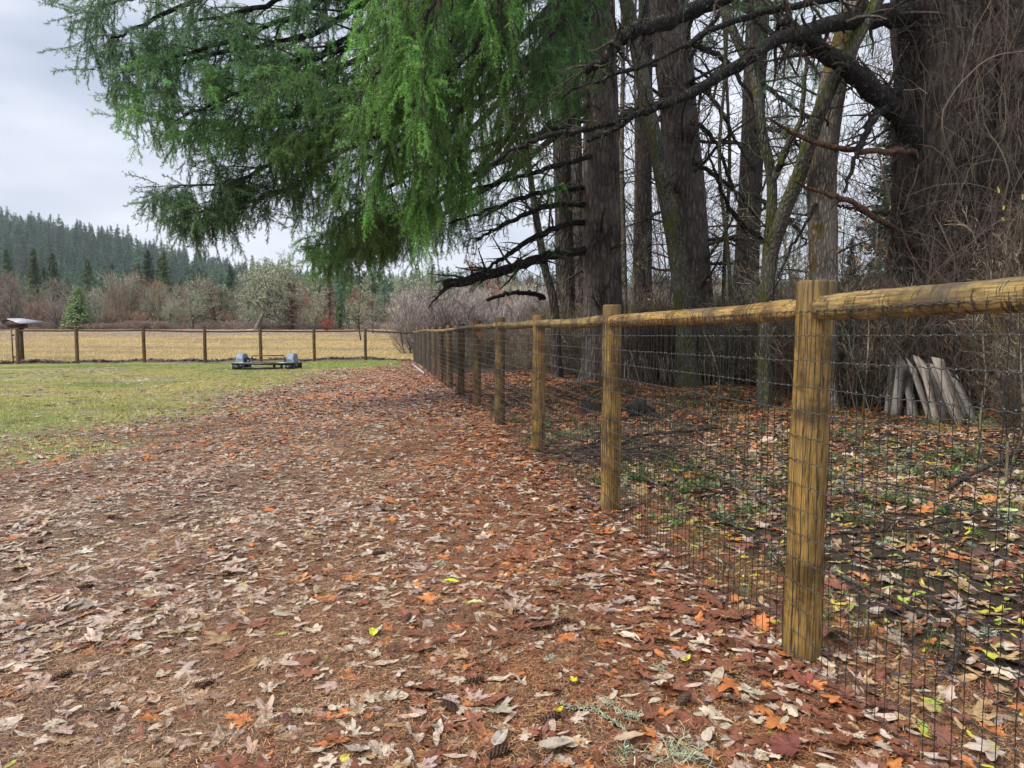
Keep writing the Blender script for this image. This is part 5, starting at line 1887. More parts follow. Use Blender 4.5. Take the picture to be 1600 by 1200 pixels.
for i, (lab, px, d, rad, lean, mt_) in enumerate([
        ('thin whitish birch stem close to the right of the thickest fir', 977, 20, .085, -6, 'white'),
        ('slim pale stem just right of the whitish birch stem', 990, 22, .06, 4, 'white'),
        ('thin grey sapling between the wide trunk and the lone dark fir', 1128, 20, .06, 12, 'far'),
        ('crooked grey sapling left of the curved mossy maple', 1146, 17, .05, -22, 'far'),
        ('thin upright grey stem right of the giant trunk', 1592, 14, .09, 3, 'white')]):
    ctrl, base = ground_ctrl(px, d, rad, (px + lean * .3, 420, d, rad * .95), (px + lean, 250, d, rad * .85), (px + lean * .6, 80, d, rad * .7), (px + lean * 1.5, -150, d, rad * .4))
    t = thing('birch_tree' if mt_ == 'white' else 'bare_sapling', lab, 'tree', base)
    g, P, R = trunk_geo(ctrl, 40, 12, .2, seed=30 + i)
    part('trunk', g, MT['alder_bark'] if mt_ == 'white' else MT['mossy_bark'], t, True)
    c = Crown(40 + i)
    A, B = grow(P[None], R[None], 16, 1.1, .8, .4, 7, c.r, up=.4, wob=.12, t0=.3, rmin=.008)
    c.tw.tubes(A, B, 3, False)
    A, B = grow(A, B, 6, .5, .8, .5, 5, c.r, up=.1, wob=.12, rmin=.004)
    c.tw.tubes(A, B, 3, False)
    c.finish(t, MT['twig'])

# --- the giant on the right with its black broken limbs
t, c, tr = make_tree('giant_fir', 'huge dark reddish trunk wrapped in tangled stems at the right, with black broken limbs', 1492, 12.4, 1.02,
                     [(1492, 500, 12.4, 1.0), (1490, 380, 12.4, 1.0), (1488, 250, 12.4, .98), (1490, 120, 12.4, .96), (1486, 0, 12.4, .95), (1480, -150, 12.4, .9), (1470, -500, 12.4, .7)], 'giant_bark', 12, (0, 0), K=96, flare=.15, rough=.06)
part('fork', trunk_geo([(1540, 420, 12.2, .35), (1556, 300, 12, .42), (1568, 200, 11.8, .42), (1584, 100, 11.6, .42), (1606, 0, 11.4, .42), (1640, -140, 11.2, .4), (1700, -420, 11, .3)], 50, 40, 0, seed=5)[0], MT['giant_bark'], t, True)
add_limb(t, c, [(1470, 280, 12.3, .22), (1410, 190, 11.7, .17), (1350, 128, 11.1, .15), (1300, 90, 10.8, .135), (1260, 62, 10.5, .125), (1235, 45, 10.4, .115), (1213, 33, 10.3, .09)], K=14, twigs=26, tl=.9)
add_limb(t, c, [(1440, 20, 12.2, .19), (1400, 25, 11.8, .17), (1350, 30, 11.3, .14), (1300, 38, 10.8, .12), (1230, 55, 10.2, .10), (1175, 92, 9.8, .085), (1125, 120, 9.5, .075), (1075, 147, 9.2, .066), (1025, 168, 9, .055), (987, 182, 8.8, .045), (920, 219, 8.5, .03)], K=12, twigs=46, tl=.8)
add_limb(t, c, [(1440, -160, 12.2, .19), (1330, -110, 11.3, .16), (1200, -50, 10.5, .13), (1117, 0, 10, .115), (1075, 20, 9.8, .11), (1025, 40, 9.5, .10), (982, 54, 9.3, .095), (960, 70, 9.2, .08), (945, 95, 9.1, .07), (916, 109, 9, .055)], K=12, twigs=40, tl=.8)
add_limb(t, c, [(1440, -60, 12.2, .11), (1380, -20, 11.6, .08), (1300, 0, 11, .06), (1225, 12, 10.4, .05), (1150, 32, 9.9, .042), (1087, 62, 9.5, .036), (1040, 87, 9.3, .03), (982, 112, 9, .026), (925, 128, 8.8, .02), (880, 150, 8.6, .012)], K=8, twigs=34, tl=.7)
add_limb(t, c, [(1020, 165, 9, .04), (950, 194, 8.7, .04), (900, 206, 8.5, .036), (850, 214, 8.3, .032), (820, 226, 8.2, .026), (770, 250, 8.1, .015)], K=8, twigs=22, tl=.6)
add_limb(t, c, [(1440, 236, 12, .06), (1400, 236, 11.6, .055), (1350, 236, 11.2, .05), (1290, 226, 10.8, .045), (1250, 212, 10.5, .036), (1200, 187, 10.2, .015)], 'dead_orange_wood', K=7, wob=.013, twigs=6, tl=.4)
add_limb(t, c, [(1440, 390, 12, .055), (1390, 352, 11.6, .05), (1330, 316, 11.2, .045), (1290, 303, 10.9, .035), (1238, 282, 10.6, .012)], 'dead_orange_wood', K=7, wob=.013, twigs=6, tl=.4)
add_limb(t, c, [(1420, 120, 12, .10), (1370, 180, 11.2, .07), (1340, 240, 10.8, .04), (1320, 300, 10.5, .02)], twigs=20, tl=.7)
NS += c.finish(t, MT['twig'])
print('sprays', NS)

# tangle of bare vine stems over the giant trunk
r = np.random.default_rng(800)
n = 720
th = r.uniform(math.pi * .95, math.pi * 2.05, n)
S = 26
P = np.zeros((n, S, 3))
z = np.where(r.random(n) < .6, r.uniform(-.05, .2, n), r.uniform(.5, 5.5, n))
P[:, 0] = np.column_stack([8.17 + 1.15 * np.cos(th), 12.4 + 1.15 * np.sin(th), z])
d = np.column_stack([r.normal(0, .5, n), r.normal(-.15, .3, n), np.abs(r.normal(2.2, .7, n))])
for k in range(1, S):
    d += r.normal(size=(n, 3)) * .17
    d[:, 2] += .06 - .008 * k
    d /= np.linalg.norm(d, axis=1, keepdims=True)
    q = P[:, k - 1] + d * r.uniform(.10, .22, n)[:, None]
    off = q[:, :2] - [8.17, 12.4]
    rr = np.linalg.norm(off, axis=1, keepdims=True)
    q[:, :2] = [8.17, 12.4] + off / rr * np.clip(rr, 1.08, 2.0)
    P[:, k] = q
R = r.uniform(.0025, .008, n)[:, None] * np.where(r.random(n) < .06, 2.2, 1)[:, None] * np.linspace(1, .4, S)[None]
g = Geo().tubes(P, R, 4, False, r.random(n))
A, B = grow(P, R, 12, .42, .8, .5, 6, r, up=-.3, wob=.16, rmin=.0024)
g.tubes(A, B, 3, False, r.random(len(A)))
o = link('vine_tangle', g.mesh('vine_tangle', MT['oc']))
o.color = (.15, .115, .09, 1)
o['kind'] = 'stuff'

# leaves still hanging among the brush
r = np.random.default_rng(810)
n = 900
ppx = r.uniform(960, 1600, n)
ppy = np.where(r.random(n) < .75, r.uniform(300, 560, n), r.uniform(60, 330, n))
dd = edge_depth(ppx) - .6 + 2.5 * r.random(n)
pts = np.array([at(a, b, d) for a, b, d in zip(ppx, ppy, dd)])
k = (pts[:, 2] > .3) & (r.random(n) < np.where(ppy < 300, .3, .62))
k &= fence_side(pts[:, 0], pts[:, 1]) > .5
pts, ppx = pts[k], ppx[k]
n = len(pts)
tt = np.array([(.55, .34, .06), (.42, .22, .09), (.50, .52, .10), (.38, .15, .07), (.45, .33, .2)])[r.integers(0, 5, n)] * r.normal(1, .12, (n, 1))
scatter('hanging_leaves', LEAVES_I, pts, r.uniform(0, 6.28, (n, 3)), r.uniform(.06, .13, n), r.integers(5, 12, n), tt)

# ------------------------------------------------------------------ small things
def on_ground(px, py):
    u, v = (px - 800) / FPX, (600 - py) / FPX
    y, z = CP + v * SP, -SP + v * CP
    d = 3.0
    k = CAMZ / -z
    for _ in range(6):
        X, Y = u * k, y * k
        k = (CAMZ - float(gh(X, Y))) / -z
    return np.array([u * k, y * k, float(gh(u * k, y * k))])


# trailer frame on the lawn
b = on_ground(418, 577)
t = thing('trailer_frame', 'low black trailer frame with two blue-grey wheel guards on the lawn', 'trailer', b, None, -.02)
W = 1.22
g = Geo()
for yy in (-.42, .42):
    g.box((0, yy, .222), (W, .035, .036))
    for xx in (-1.06, 1.08):
        g.box((xx, yy, .095), (.13, .05, .088))
for xx in (-.52, .42, .70):
    g.box((xx, -.40, .14), (.04, .03, .044))
for xx in (-1.15, -.55, .0, .55, 1.15):
    g.box((xx, 0, .218), (.03, .382, .03))
g.box((0, -.46, .07), (.78, .03, .035))
g.box((-1.0, -.455, .10), (.16, .025, .068))
g.box((1.0, -.455, .10), (.15, .025, .068))
part('frame', g, MT['black_metal'], t, world=False)
for xx in (-.98, .98):
    part('plate', Geo().box((xx * .83, -.30, .272), (.32, .12, .007)), MT['plate'], t, world=False)
P = np.array([[-.63, .1, .2], [-.63, .1, .5], [-.615, .1, .525], [.615, .1, .54], [.63, .1, .515], [.63, .1, .2]])
part('hoop', Geo().tubes(P, np.full(6, .021), 8), MT['black_metal'], t, world=False)
for sx in (-1, 1):
    gg = Geo()
    rows_ = []
    for yy in np.linspace(-.27, .27, 11):
        k_ = (1 - abs(yy / .28) ** 5) ** .5
        w_, h_ = .14, .38 * k_ + .02
        pr = [(-w_, 0), (-w_, h_ * .78), (-w_ * .96, h_ * .92), (-w_ * .84, h_ * .985), (-w_ * .6, h_), (w_ * .6, h_), (w_ * .84, h_ * .985), (w_ * .96, h_ * .92), (w_, h_ * .78), (w_, 0)]
        rows_.append([(sx * .99 + px_, yy, .235 + pz_) for px_, pz_ in pr])
    VV = np.array(rows_)
    ii = np.arange(110).reshape(11, 10)
    gg.add(VV.reshape(-1, 3), np.stack([ii[:-1, :-1], ii[1:, :-1], ii[1:, 1:], ii[:-1, 1:]], -1).reshape(-1, 4))
    gg.add(VV[0], [[0, 1, 8, 9], [1, 2, 7, 8], [2, 3, 6, 7], [3, 4, 5, 6]])
    gg.add(VV[-1], [[9, 8, 1, 0], [8, 7, 2, 1], [7, 6, 3, 2], [6, 5, 4, 3]])
    part('wheel_guard', gg, MT['fender'], t, world=False)
    tyre = Geo()
    a = np.linspace(0, 2 * math.pi, 25)
    ringP = np.column_stack([np.full(25, sx * .99 - sx * .20), np.cos(a) * .15, .29 + np.sin(a) * .15])
    tyre.tubes(ringP, np.full(25, .05), 10, False)
    w_ = part('wheel', tyre, MT['rubber'], t, world=False)
    hub = Geo().tubes(np.array([[sx * .79 - .04, 0, .29], [sx * .79 + .04, 0, .29]]), np.array([.09, .09]), 16)
    link('rim', hub.mesh('rim', MT['plate']), w_)
g = Geo().tubes(np.array([[-.4, -.2, .22], [0, -.15, .26], [.35, -.25, .22]]), np.array([.03, .045, .03]), 7).box((.2, -.1, .22), (.22, .08, .03))
part('axle_mount', g, MT['rust'], t, world=False)

# roofed shelter beyond the gate
b = at(37, 565, 33.5)
b[2] = float(gh(b[0], b[1]))
t = thing('roofed_shelter', 'small shelter with a pale metal roof behind the end post of the far fence', 'shelter', b)
g = Geo().box((-.05, 0, .95), (.06, .06, .98))
part('support_post', g, MT['dark_wood'], t, world=False)


def slab(p, q, r_, s_, th):
    V = np.array([p, q, r_, s_], float)
    V = np.vstack([V, V - [0, 0, th]])
    return Geo().add(V, [[0, 1, 2, 3], [7, 6, 5, 4], [0, 4, 5, 1], [1, 5, 6, 2], [2, 6, 7, 3], [3, 7, 4, 0]])


part('roof_panel', slab((-.42, -.42, 2.15), (.36, -.60, 1.92), (.86, .30, 2.03), (-.32, .36, 2.19), .03), MT['roof_metal'], t, world=False)
part('roof_panel', slab((-.86, -.35, 2.02), (-.43, -.42, 2.145), (-.33, .36, 2.185), (-.75, .36, 2.05), .03), MT['dark_wood'], t, world=False)
part('gable_board', slab((-.75, -.30, 2.03), (.33, -.48, 1.86), (.30, -.43, 1.83), (-.72, -.25, 2.0), .14), MT['dark_wood'], t, world=False)
part('notice_box', Geo().box((-.12, -.12, 1.80), (.42, .14, .10)), MT['dark_wood'], t, world=False)
part('brace', Geo().tubes(np.array([[.0, 0, 1.55], [.28, -.1, 1.85]]), np.array([.03, .03]), 6), MT['dark_wood'], t, world=False)

# white board along the fence foot near the corner
p1, p2 = on_ground(648, 571), on_ground(668, 586)
dv = p2 - p1
L = np.linalg.norm(dv)
ax = dv / L
nx_ = np.array([-ax[1], ax[0], 0])
g = Geo().box(((p1 + p2) / 2 + [-.12, 0, .06]), (L / 2, .02, .035), np.array([ax, nx_, np.cross(ax, nx_)]))
tag(link('kick_board', g.mesh('kick_board', MT['white_paint'])), 'pale board lying along the foot of the mesh fence near its corner', 'board')

# bulging heap: pale mound beneath the tall oak
def lump(c, rad, seed, m, name, label, cat, rough=.25, n=18):
    r = np.random.default_rng(seed)
    th = np.linspace(0, 2 * math.pi, n, endpoint=False)
    ph = np.linspace(-.3, math.pi / 2, 9)
    TH, PH = np.meshgrid(th, ph)
    D = np.stack([np.cos(PH) * np.cos(TH), np.cos(PH) * np.sin(TH), np.sin(PH)], -1)
    f = 1 + 0 * TH
    for k in range(9):
        a = r.normal(size=3) * (1.5 + k * .5)
        f += rough / (1 + k * .35) * np.sin(D @ a * 1.6 + r.uniform(0, 6)) * np.cos(PH) ** .3
    V = D * f[..., None] * np.array(rad) + np.array(c)
    ii = np.arange(TH.size).reshape(TH.shape)
    Q = np.stack([ii[:-1], np.roll(ii[:-1], -1, 1), np.roll(ii[1:], -1, 1), ii[1:]], -1).reshape(-1, 4)
    g = Geo().add(V.reshape(-1, 3), Q)
    o = link(name, g.mesh(name, m, False, np.array(c)), None, c)
    return tag(o, label, cat)


b = at(391, 516, 99)
b[2] = float(gh(b[0], b[1]))
lump(b, (.6, .5, .28), 5, MT['white_paint'], 'pale_mound', 'small whitish mound at the foot of the tall pale-trunked oak', 'mound')
b = on_ground(925, 642)
lump(b, (.20, .17, .15), 6, MT['char'], 'charred_lump', 'black rounded lump on the orange leaves left of the second post', 'stump', .15)

# charred stump with roots
b = on_ground(992, 648)
t = thing('charred_stump', 'black jagged stump and roots on the orange leaf floor right of the second post', 'stump', b)
r = np.random.default_rng(9)
g = Geo()
for k in range(7):
    a = r.uniform(0, 6.28)
    P = np.array([[math.cos(a) * .05, math.sin(a) * .05, -.05], [math.cos(a) * .12, math.sin(a) * .1, .15], [math.cos(a) * .15, math.sin(a) * .12, r.uniform(.14, .27)]])
    g.tubes(P, np.array([.095, .07, .035]), 7, True, jit=.2, rg=r)
part('stub', g, MT['char'], t)

for a, L in ((3.3, .45), (2.7, .38), (.2, .5), (5.6, .4)):
    P = np.array([[0, 0, .12], [math.cos(a) * L * .5, math.sin(a) * L * .4, .10], [math.cos(a) * L, math.sin(a) * L * .6, .0]])
    part('root', Geo().tubes(P, np.array([.055, .04, .02]), 7, True, jit=.15, rg=r), MT['char'], t)
for ch in t.children:       # laid out around the origin
    ch.data.transform(__import__('mathutils').Matrix.Translation(b))


def stick(name, label, cat, rows, m, K=7, jit=.08, forks=0, lift=.02):
    """rows (px, py, radius, height above ground)"""
    pts = []
    for px, py, rad, h in rows:
        p = on_ground(px, py)
        p[2] += h + rad * .7
        pts.append([*p, rad])
    q = spline(np.array(pts), 16)
    r = np.random.default_rng(abs(hash(label)) % 1000 if False else len(label) * 7 + len(rows))
    org = q[0, :3].copy()
    g = Geo().tubes(q[:, :3], q[:, 3], K, True, jit=jit, rg=r)
    if forks:
        A, B = grow(q[None, :, :3], q[None, :, 3], forks, .35, .8, .5, 5, r, up=-.1, rmin=.003, flat=.7)
        A[:, :, 2] = np.maximum(A[:, :, 2], gh(A[:, :, 0], A[:, :, 1]) + .01)
        g.tubes(A, B, 4, True)
    return tag(link(name, g.mesh(name, m, True, org), None, org), label, cat)


stick('log', 'grey bare log end lying right of the charred stump', 'log', [(995, 641, .035, .06), (1012, 645, .04, .06), (1036, 652, .035, .02)], MT['alder_bark'], 8)
stick('log', 'black log lying under the grey log beside the charred stump', 'log', [(1000, 648, .04, .0), (1020, 652, .045, .0), (1040, 655, .03, .0)], MT['char'], 8)
stick('fallen_branch', 'long pinkish grey stick on the woods floor right of the nearest post', 'branch', [(1293, 902, .008, .05), (1340, 925, .011, .04), (1400, 950, .012, .03), (1450, 975, .010, .02)], MT['alder_bark'], 7, forks=3)
stick('fallen_branch', 'dark crooked branch curving down among yellow leaves at the right edge', 'branch', [(1458, 958, .006, .05), (1485, 985, .009, .06), (1496, 1010, .011, .05), (1490, 1045, .011, .03), (1470, 1065, .009, .01), (1440, 1080, .006, .0)], MT['twig'], 8, forks=3)
stick('fallen_branch', 'thick dark branch entering from the right edge above the woods floor', 'branch', [(1610, 712, .026, .10), (1560, 735, .024, .08), (1510, 755, .02, .05), (1480, 770, .012, .02)], MT['twig'], 8, forks=5)
stick('fallen_branch', 'long thin grey twig slanting across the woods floor between the two nearest posts', 'branch', [(1085, 745, .012, .06), (1150, 770, .013, .05), (1215, 805, .010, .04), (1238, 812, .008, .03)], MT['alder_bark'], 7, forks=4)
stick('fallen_branch', 'low dark limb lying along the woods floor right of the second post', 'branch', [(968, 700, .02, .03), (1010, 688, .022, .06), (1070, 682, .018, .05), (1120, 672, .012, .03)], MT['limb_bark'], 7, forks=6)
stick('fallen_branch', 'dark branch lying left of the second post behind the mesh', 'branch', [(895, 712, .018, .03), (925, 702, .02, .04), (955, 696, .016, .03)], MT['limb_bark'], 7, forks=6)

# heap of thin dark branches
r = np.random.default_rng(22)
c0 = on_ground(1015, 715)
n = 170
P = np.zeros((n, 7, 3))
a = r.normal(.1, .5, n)
P[:, 0] = c0 + np.column_stack([r.normal(-.2, .5, n), r.normal(0, .28, n), np.abs(r.normal(.05, .06, n))])
d = np.column_stack([np.cos(a), np.sin(a), r.normal(0.08, .12, n)]) * np.sign(r.normal(size=(n, 1)))
d[:, 2] = np.abs(d[:, 2])
for k in range(1, 7):
    d += r.normal(size=(n, 3)) * .14
    d[:, 2] -= .06
    d /= np.linalg.norm(d, axis=1, keepdims=True)
    P[:, k] = P[:, k - 1] + d * r.uniform(.05, .13, n)[:, None]
P[:, :, 2] = np.maximum(P[:, :, 2], gh(P[:, :, 0], P[:, :, 1]) + .01)
o = link('brush_heap', Geo().tubes(P, r.uniform(.004, .012, n)[:, None] * np.linspace(1, .4, 7)[None], 5, True, r.random(n)).mesh('brush_heap', MT['oc']))
o.color = (.10, .075, .062, 1)
o['kind'] = 'stuff'

# small stake and pale canister behind the fence
b = on_ground(921, 577)
t = tag(link('stake', Geo().box((0, 0, .42), (.085, .06, .46), np.array([[1, 0, .02], [0, 1, 0], [-.06, 0, 1]])).mesh('stake', MT['board']), None, b), 'short weathered wooden stake left of the second post, deep in the wood edge', 'stake')
b = on_ground(937, 580)
lump(b, (.20, .18, .34), 15, simple('mottled_pale_bark', (.30, .31, .34), .8, .2, 0, .5, 12), 'pale_stump', 'small pale grey stump beside the weathered stake', 'stump', .08)

# weathered boards leaning at the foot of the giant
BO = [
    (1398, 556, 1388, 646, 9, 'board', 'leftmost upright grey board of those leaning below the giant trunk'),
    (1411, 553, 1399, 650, 10, 'board', 'second grey board from the left, nearly upright, below the giant trunk'),
    (1425, 553, 1407, 632, 9, 'board', 'third board, tilting left to meet the leaning ones at the top'),
    (1420, 558, 1456, 658, 6, 'board', 'narrow split board, innermost of those slanting right below the giant trunk'),
    (1432, 552, 1478, 660, 9, 'board', 'pale board at the peak of the leaning stack, slanting right'),
    (1447, 560, 1489, 654, 10, 'board', 'wide grey board in the middle of the right-slanting row'),
    (1463, 556, 1504, 667, 10, 'board', 'brownish grey board with a dark gap left of it, slanting right'),
    (1471, 571, 1518, 655, 8, 'board', 'steep pale board leaning furthest right but one below the giant trunk'),
    (1497, 567, 1531, 634, 10, 'board_red', 'reddish mossy board standing apart at the right of the stack'),
]
BO += [
    (1418, 566, 1424, 650, 8, 'board', 'short board standing upright in the gap of the fan'),
    (1440, 556, 1466, 664, 8, 'board', 'grey board overlapping the pale peak board, slanting right'),
    (1456, 566, 1496, 658, 7, 'board', 'thin grey board wedged between the wide middle boards'),
    (1484, 574, 1526, 660, 7, 'board', 'thin pale board low at the right of the row, before the reddish one'),
    (1405, 560, 1432, 652, 8, 'board', 'short dark-edged board crossing behind the first three boards'),
    (1455, 562, 1470, 656, 9, 'board_red', 'brown board filling the gap behind the peak of the leaning stack'),
]
for i, (x0, y0, x1, y1, w, mt_, lab) in enumerate(BO):
    foot = on_ground(x1, y1)
    top = at(x0, y0, foot[1] + .22 + .02 * i)
    foot[2] -= .03
    dv = top - foot
    L = float(np.linalg.norm(dv))
    az_ = dv / L
    wdir = np.cross(az_, [0, -1, 0.15])
    wdir /= np.linalg.norm(wdir)
    ndir = np.cross(wdir, az_)
    hw = w / FPX * foot[1] / 2 * 1.6
    r = np.random.default_rng(70 + i)
    # sawn board with a broken top and slight warp, local z along its length
    S = 8
    zz = np.linspace(0, L, S)
    V = []
    for k, z in enumerate(zz):
        tw = .05 * math.sin(z * 2 + i)
        ww = hw * (1 + .05 * r.normal())
        cut = (.16 * r.random() if k == S - 1 else 0)
        for sx, sy in ((-1, -1), (1, -1), (1, 1), (-1, 1)):
            V.append((sx * ww, sy * .012 + tw * sx * hw * .3, z - (cut * (1 + sx))))
    Q = [[0, 3, 2, 1], [4 * S - 4, 4 * S - 3, 4 * S - 2, 4 * S - 1]]
    for k in range(S - 1):
        for e_ in range(4):
            Q.append([4 * k + e_, 4 * k + (e_ + 1) % 4, 4 * k + 4 + (e_ + 1) % 4, 4 * k + 4 + e_])
    o = link('board', Geo().add(V, Q).mesh('board', MT[mt_]), None, foot)
    o.matrix_world = __import__('mathutils').Matrix([[wdir[0], ndir[0], az_[0], foot[0]], [wdir[1], ndir[1], az_[1], foot[1]], [wdir[2], ndir[2], az_[2], foot[2]], [0, 0, 0, 1]])
    tag(o, lab, 'board', 'weathered boards leaning below the giant trunk')

# fir cones
def cone_mesh(seed):
    r = np.random.default_rng(seed)
    L, R0 = .075, .017
    core = Geo().tubes(np.column_stack([np.linspace(0, L, 7), np.zeros(7), np.zeros(7)]), R0 * .7 * np.sin(np.linspace(.35, 3.0, 7)), 8)
    V, T = [], []
    n = 64
    for k in range(n):
        s_ = (k + .5) / n
        a = k * 2.39996
        rad = R0 * math.sin(.4 + 2.55 * s_) + .002
        c = np.array([L * s_, rad * .6 * math.cos(a), rad * .6 * math.sin(a)])
        o_ = np.array([-.25, math.cos(a), math.sin(a)])
        tg = np.array([0, -math.sin(a), math.cos(a)])
        b_ = len(V)
        V += [c - tg * .006, c + tg * .006, c + o_ * .009 + tg * .0045 + np.array([.006, 0, 0]), c + o_ * .009 - tg * .0045 + np.array([.006, 0, 0]), c + np.array([.008, 0, 0])]
        T += [[b_, b_ + 1, b_ + 2], [b_, b_ + 2, b_ + 3], [b_ + 3, b_ + 2, b_ + 4]]
    core.add(V, None, T)
    return core.mesh('fir_cone', MT['cone'])


CM = [cone_mesh(i) for i in range(3)]
for i, (px, py, yaw, lab) in enumerate([
        (304, 1079, .3, 'dark fir cone lying among tan needles in the lower left quarter'),
        (79, 1070, .9, 'fir cone near the left edge beside a long pale leaf'),
        (120, 925, .5, 'small dark cone further back near the left edge'),
        (725, 1073, .2, 'reddish fir cone in the lower middle, left of small yellow-green moss'),
        (760, 1190, .4, 'dark fir cone at the bottom edge, left of the large speckled leaf'),
        (847, 1136, .6, 'fir cone just left of the lichen-covered twig'),
        (715, 1120, 2.4, 'round purplish cone below the reddish fir cone'),
        (865, 977, .1, 'cone lying in the bare needle patch above the lichen-covered twig'),
        (632, 979, 1.4, 'cone standing end up in the middle of the bare needles'),
        (582, 870, .2, 'cone further up the litter, in the middle of the paddock'),
        (555, 795, .2, 'farthest small dark cone on the pale leaves'),
        (1060, 1108, .8, 'dark cone at the bottom right, right of the lichen-covered twig')]):
    p = on_ground(px, py)
    o = link('fir_cone', CM[i % 3], None, (p[0], p[1], p[2] + .016))
    o.rotation_euler = (i * 1.3, -.1, yaw)
    tag(o, lab, 'cone', 'fir cones on the litter')

# single conspicuous leaves
for i, (px, py, kind, size, col_, yaw, lab) in enumerate([
        (705, 917, 8, .085, (.58, .66, .03), .3, 'bright lime-yellow leaf lying alone in the middle of the litter'),
        (583, 997, 8, .075, (.60, .62, .05), 1.9, 'lime-yellow leaf left of the middle, lower than the brightest one'),
        (741, 949, 6, .075, (.55, .60, .18), .2, 'pale green narrow leaf just below and right of the brightest one'),
        (873, 1122, 10, .05, (.70, .55, .02), 1.0, 'small golden leaf beside the lichen-covered twig'),
        (897, 1075, 2, .05, (.66, .52, .03), 2.0, 'small golden star-shaped leaf above the lichen-covered twig'),
        (1072, 1040, 10, .055, (.66, .60, .04), .7, 'small yellow leaf left of the nearest post foot'),
        (868, 1178, 9, .125, (.44, .37, .29), .5, 'large speckled tan leaf at the bottom edge of the middle'),
        (782, 1166, 5, .11, (.50, .44, .36), 1.2, 'long pale leaf left of the large speckled one'),
        (984, 1166, 5, .11, (.48, .33, .22), .2, 'curled brown oval leaf at the bottom right of the lichen-covered twig'),
        (1262, 1085, 1, .19, (.27, .075, .05), 1.1, 'large wet dark red maple leaf at the foot of the nearest post'),
        (1232, 1182, 3, .20, (.20, .06, .045), 2.6, 'large wet dark maple leaf at the bottom edge right of the mossy grass'),
        (1196, 1022, 0, .15, (.34, .11, .045), 4.0, 'orange-brown maple leaf left of the nearest post foot'),
        (1190, 1000, 10, .05, (.72, .58, .03), .5, 'bright yellow round leaf touching the left of the nearest post foot'),
        (129, 870, 1, .13, (.66, .62, .50), .8, 'whitish maple leaf far left on the litter'),
        (1437, 937, 8, .085, (.42, .52, .05), .4, 'bright green leaf on the woods floor right of the nearest post'),
        (1544, 1034, 8, .085, (.58, .62, .06), 1.4, 'yellow-green oval leaf behind the mesh at the lower right'),
        (1573, 805, 9, .13, (.45, .54, .22), 2.6, 'large pale green leaf near the right edge behind the mesh')]):
    p = on_ground(px, py)
    o = link('fallen_leaf', LEAVES_O[kind], None, (p[0], p[1], p[2] + .03))
    o.rotation_euler = (.12 * math.sin(i * 3), .12 * math.cos(i * 2), yaw)
    o.scale = (size,) * 3
    o.color = (*col_, 1)
    tag(o, lab, 'leaf')

# leaf caught on the mesh by the fifth post
p = at(747, 522, 12.2)
o = link('caught_leaf', LEAVES_O[1], None, p)
o.rotation_euler = (1.45, .3, .2)
o.scale = (.20,) * 3
o.color = (.46, .15, .035, 1)
tag(o, 'orange maple leaf caught on the mesh beside the fifth post', 'leaf')

# lichen-covered twig and lichen fronds
q0 = on_ground(872, 1106)
P1 = [on_ground(*a) for a in ((872, 1106), (900, 1116), (925, 1115), (945, 1128), (975, 1150), (968, 1160))]
P2 = [on_ground(*a) for a in ((945, 1105), (965, 1120), (985, 1128), (1000, 1128))]
t = thing('lichen_twig', 'dark twig crusted with pale green lichen in the lower middle', 'twig', q0)
for pl in (P1, P2):
    A = np.array([[*p, .0045] for p in pl])
    A[:, 2] += .016
    q = spline(A, 20)
    part('stem', Geo().tubes(q[:, :3], q[:, 3], 6, True, jit=.15, rg=rng), MT['limb_bark'], t)
    tg = Geo()
    r = np.random.default_rng(31)
    n = 170
    c_ = q[r.integers(0, 20, n), :3] + r.normal(size=(n, 3)) * .006
    d = r.normal(size=(n, 3))
    d[:, 2] = np.abs(d[:, 2])
    PP = np.stack([c_, c_ + d * .004, c_ + d * .008 + r.normal(size=(n, 3)) * .005], 1)
    tg.tubes(PP, np.repeat(np.array([[.0016, .0018, .001]]), n, 0), 3)
    part('lichen', tg, MT['lichen'], t, kind='stuff')
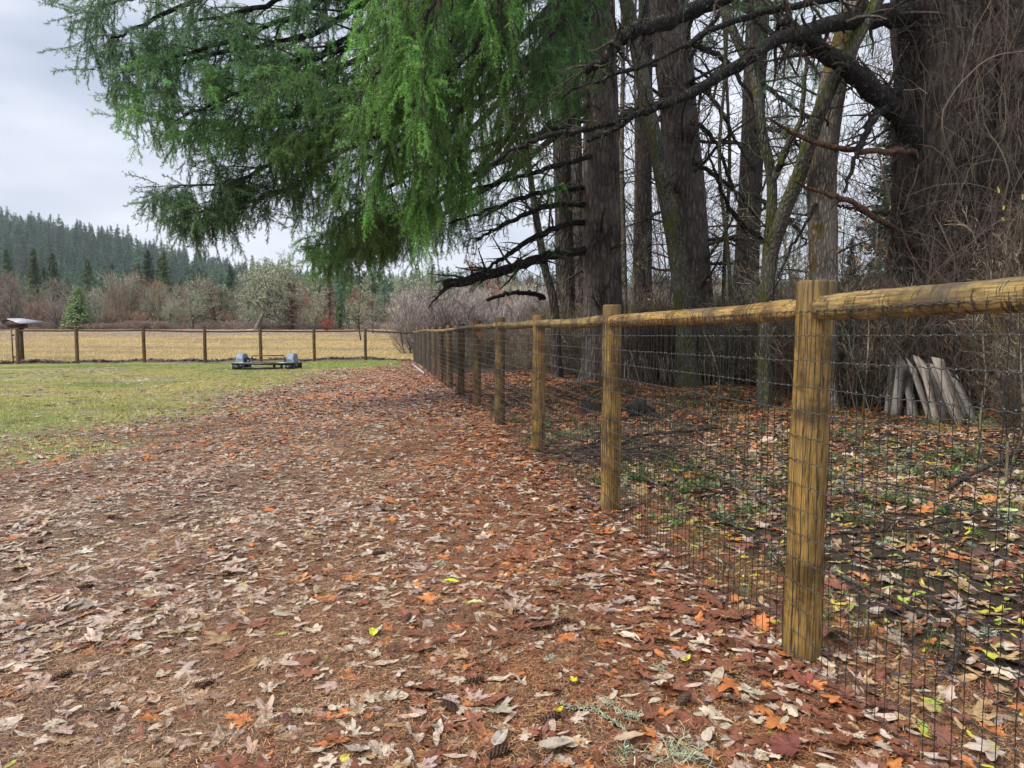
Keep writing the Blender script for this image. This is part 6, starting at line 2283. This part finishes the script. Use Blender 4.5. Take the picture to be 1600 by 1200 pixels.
for i, (px, py, s_, lab) in enumerate([
        (1062, 1190, .16, 'pale green stringy lichen frond at the bottom edge'),
        (868, 917, .06, 'small tuft of pale lichen in the leaves above the middle'),
        (858, 1036, .055, 'pale lichen crumb above the lichen-covered twig'),
        (688, 886, .07, 'grey-green lichen tuft left of the lime-yellow leaf'),
        (1032, 1050, .05, 'lichen crumb on the bare needles left of the nearest post')]):
    p = on_ground(px, py)
    o = link('lichen_frond', lichen_mesh(140 + i, MT['lichen'], 90, s_ * .62, .0009 + s_ * .003), None, (p[0], p[1], p[2] + .006))
    tag(o, lab, 'lichen')

# standing thin stems close behind the mesh at the right
r = np.random.default_rng(41)
for i, (px, py, ph, lean, lab) in enumerate([
        (1535, 730, 380, 12, 'thin upright stem between the leaning boards and the right edge'),
        (1572, 760, 420, -25, 'bent grey stem close to the right edge behind the mesh'),
        (1592, 720, 350, 6, 'straight brown stem touching the right edge of the picture'),
        (1120, 640, 420, -30, 'slanting bare stem in the thicket left of the nearest post'),
        (1345, 690, 350, 18, 'thin bare stem right of the nearest post, left of the boards')]):
    f = on_ground(px, py)
    rows = [[*f, .014]]
    for k in range(1, 6):
        q = at(px + lean * k / 5 + r.normal() * 5, py - (py - ph) * k / 5, f[1] + .1 * k * r.normal())
        rows.append([*q, .014 - .002 * k])
    q = spline(np.array(rows), 24)
    t = thing('bare_sapling', lab, 'sapling', f)
    part('stem', Geo().tubes(q[:, :3], q[:, 3], 6, True, jit=.06, rg=r), MT['alder_bark'], t, True)
    A, B = grow(q[None, :, :3], q[None, :, 3], 14, .7, .7, .5, 7, r, up=.3, wob=.12, t0=.15, rmin=.004)
    C_, D_ = grow(A, B, 4, .25, .8, .5, 4, r, rmin=.0025)
    part('twigs', Geo().tubes(A, B, 4, False).tubes(C_, D_, 3, False), MT['twig'], t, kind='stuff')

# ------------------------------------------------------------------ air
hz = Geo().box((0, 350, 150), (1900, 2300, 152)).mesh('haze', None)
ho = link('haze', hz)
ho['kind'] = 'stuff'
hm = bpy.data.materials.new('haze')
hm.use_nodes = True
hn, hl = hm.node_tree.nodes, hm.node_tree.links
hn.remove(hn['Principled BSDF'])
pv = hn.new('ShaderNodeVolumePrincipled')
pv.inputs['Density'].default_value = .00022
pv.inputs['Color'].default_value = (.86, .91, 1, 1)
hl.new(pv.outputs[0], hn['Material Output'].inputs['Volume'])
hz.materials.append(hm)
